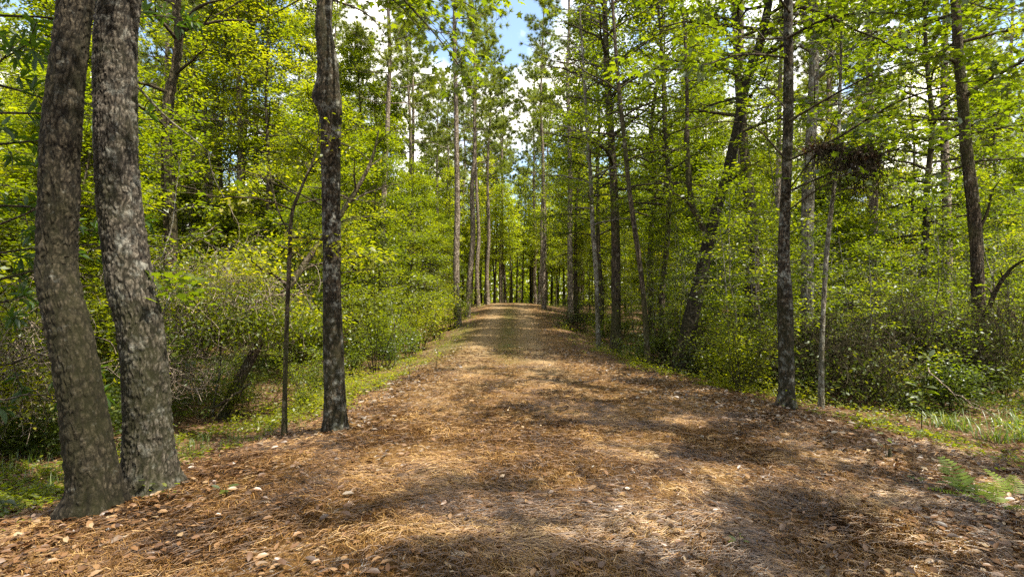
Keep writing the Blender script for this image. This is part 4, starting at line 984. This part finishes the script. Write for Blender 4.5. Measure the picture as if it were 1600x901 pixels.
tangle(at(370,440,10.5), (1.0,.6,.6), 420, .007, TWIG_DEAD, 'pale vine tangle below the thickest pale pine', 902, leafm=LEAF_LIGHT, nleaf=4000)
tangle(at(270,540,8.6), (.6,.5,.4), 220, .006, TWIG_DEAD, 'low tangle of dead twigs at the bank behind the thick grey trunk', 903, leafm=LEAF_MID, nleaf=900)
tangle(at(30,520,7.5), (.8,.6,.6), 320, .006, TWIG_DEAD, 'dull brush tangle outside the mossy leaning trunk', 904, leafm=LEAF_MID, nleaf=2500)
tangle(at(20,600,7.0), (.9,.5,.35), 240, .006, TWIG_DEAD, 'low pale brush heap outside the mossy leaning trunk', 905, leafm=LEAF_LIGHT, nleaf=2200)
tangle(at(400,500,9.0), (1.1,.6,.4), 160, .006, TWIG_DEAD, 'leafy twiggy brush under the leaning trunk', 906, leafm=LEAF_LIGHT, nleaf=3500)
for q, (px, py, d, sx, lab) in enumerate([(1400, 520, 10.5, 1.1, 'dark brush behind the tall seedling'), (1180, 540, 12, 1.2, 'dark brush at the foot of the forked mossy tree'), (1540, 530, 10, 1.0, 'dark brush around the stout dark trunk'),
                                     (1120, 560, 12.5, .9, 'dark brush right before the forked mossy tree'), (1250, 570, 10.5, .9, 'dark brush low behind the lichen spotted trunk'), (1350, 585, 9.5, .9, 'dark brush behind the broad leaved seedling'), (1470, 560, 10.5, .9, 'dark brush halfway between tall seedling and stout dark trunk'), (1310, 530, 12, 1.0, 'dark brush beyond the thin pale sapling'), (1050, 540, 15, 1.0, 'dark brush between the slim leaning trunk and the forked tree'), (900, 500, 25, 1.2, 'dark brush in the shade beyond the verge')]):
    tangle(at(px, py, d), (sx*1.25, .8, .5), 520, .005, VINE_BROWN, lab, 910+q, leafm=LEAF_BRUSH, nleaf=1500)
tangle(at(1345,250,7.7), (.34,.2,.17), 150, .005, VINE_BROWN, 'shaggy brown clump of dead vines hanging from the branches', 920, 'hanging_vine_clump', hang=.38, leafm=DRY_DARK, nleaf=420, cat='vines')
tangle(at(1290,232,7.8), (.32,.15,.09), 120, .005, VINE_BROWN, 'smaller brown vine clump joined to the shaggy one', 921, 'hanging_vine_clump', hang=.36, leafm=DRY_DARK, nleaf=220, cat='vines')

# magnolia like evergreen at the left edge
def broadleaf():
    rng = nt(950); base = np.array([-6.1, 5.9, float(gz(-6.1, 5.9))]); e = empty('evergreen_tree', base, 0, 'evergreen with long glossy leaves reaching in beside the mossy leaning trunk', 'tree')
    T = spline(np.array([[0, 0, -.2], [.1, 0, 1.2], [.05, .1, 2.6], [.2, .1, 4.2], [.2, .2, 6]]), 20); R = np.linspace(.07, .015, 20); tb = Tubes(); tb.add(T, R, 9); tb.build('trunk', BARK_DARK, e)
    tub = Tubes(); Pl, Dl = [], []
    for i in range(34):
        h = .8 + 4.8*i/34; k = int(np.searchsorted(T[:, 2], h)); p = T[min(k, 19)]; az = i*2.4; L = rng.uniform(.8, 1.7); el = rng.uniform(-.05, .5); hd = np.array([math.cos(az)*math.cos(el), math.sin(az)*math.cos(el), math.sin(el)])
        tt = np.linspace(0, 1, 5)[:, None]; P = p + hd*L*tt + rng.normal(0, .04, (5, 3))*tt; tub.add(P, np.linspace(.016, .006, 5), 4)
        for w in range(7):
            a = P[rng.integers(1, 5)]; v = hd + rng.normal(0, .7, 3); v /= np.linalg.norm(v); b = a+v*rng.uniform(.15, .45); tub.add(np.array([a, b]), [.006, .004], 3)
            m = 9; aa = np.arange(m)*6.28/m+rng.uniform(0, 1); u1 = np.cross(v, [0, 0, 1]); u1 /= np.linalg.norm(u1); u2 = np.cross(v, u1)
            D = np.cos(aa)[:, None]*u1 + np.sin(aa)[:, None]*u2 + v*.6 + np.array([0, 0, -.15]); Pl.append(b - v*rng.uniform(0, .10, (m, 1))); Dl.append(D)
    P = np.concatenate(Pl); D = np.concatenate(Dl); n = len(P); tub.build('branching', BARK_DARK, e)
    leaf_mesh('crown', P, D, np.array([0, 0, 1.])+rng.normal(0, .35, (n, 3)), rng.uniform(.13, .20, n), LONG, LEAF_DARK, rng, e)
broadleaf()
print('OBJECTS', len(bpy.data.objects), 'MESHVERTS', sum(len(m.vertices) for m in bpy.data.meshes), NPL)
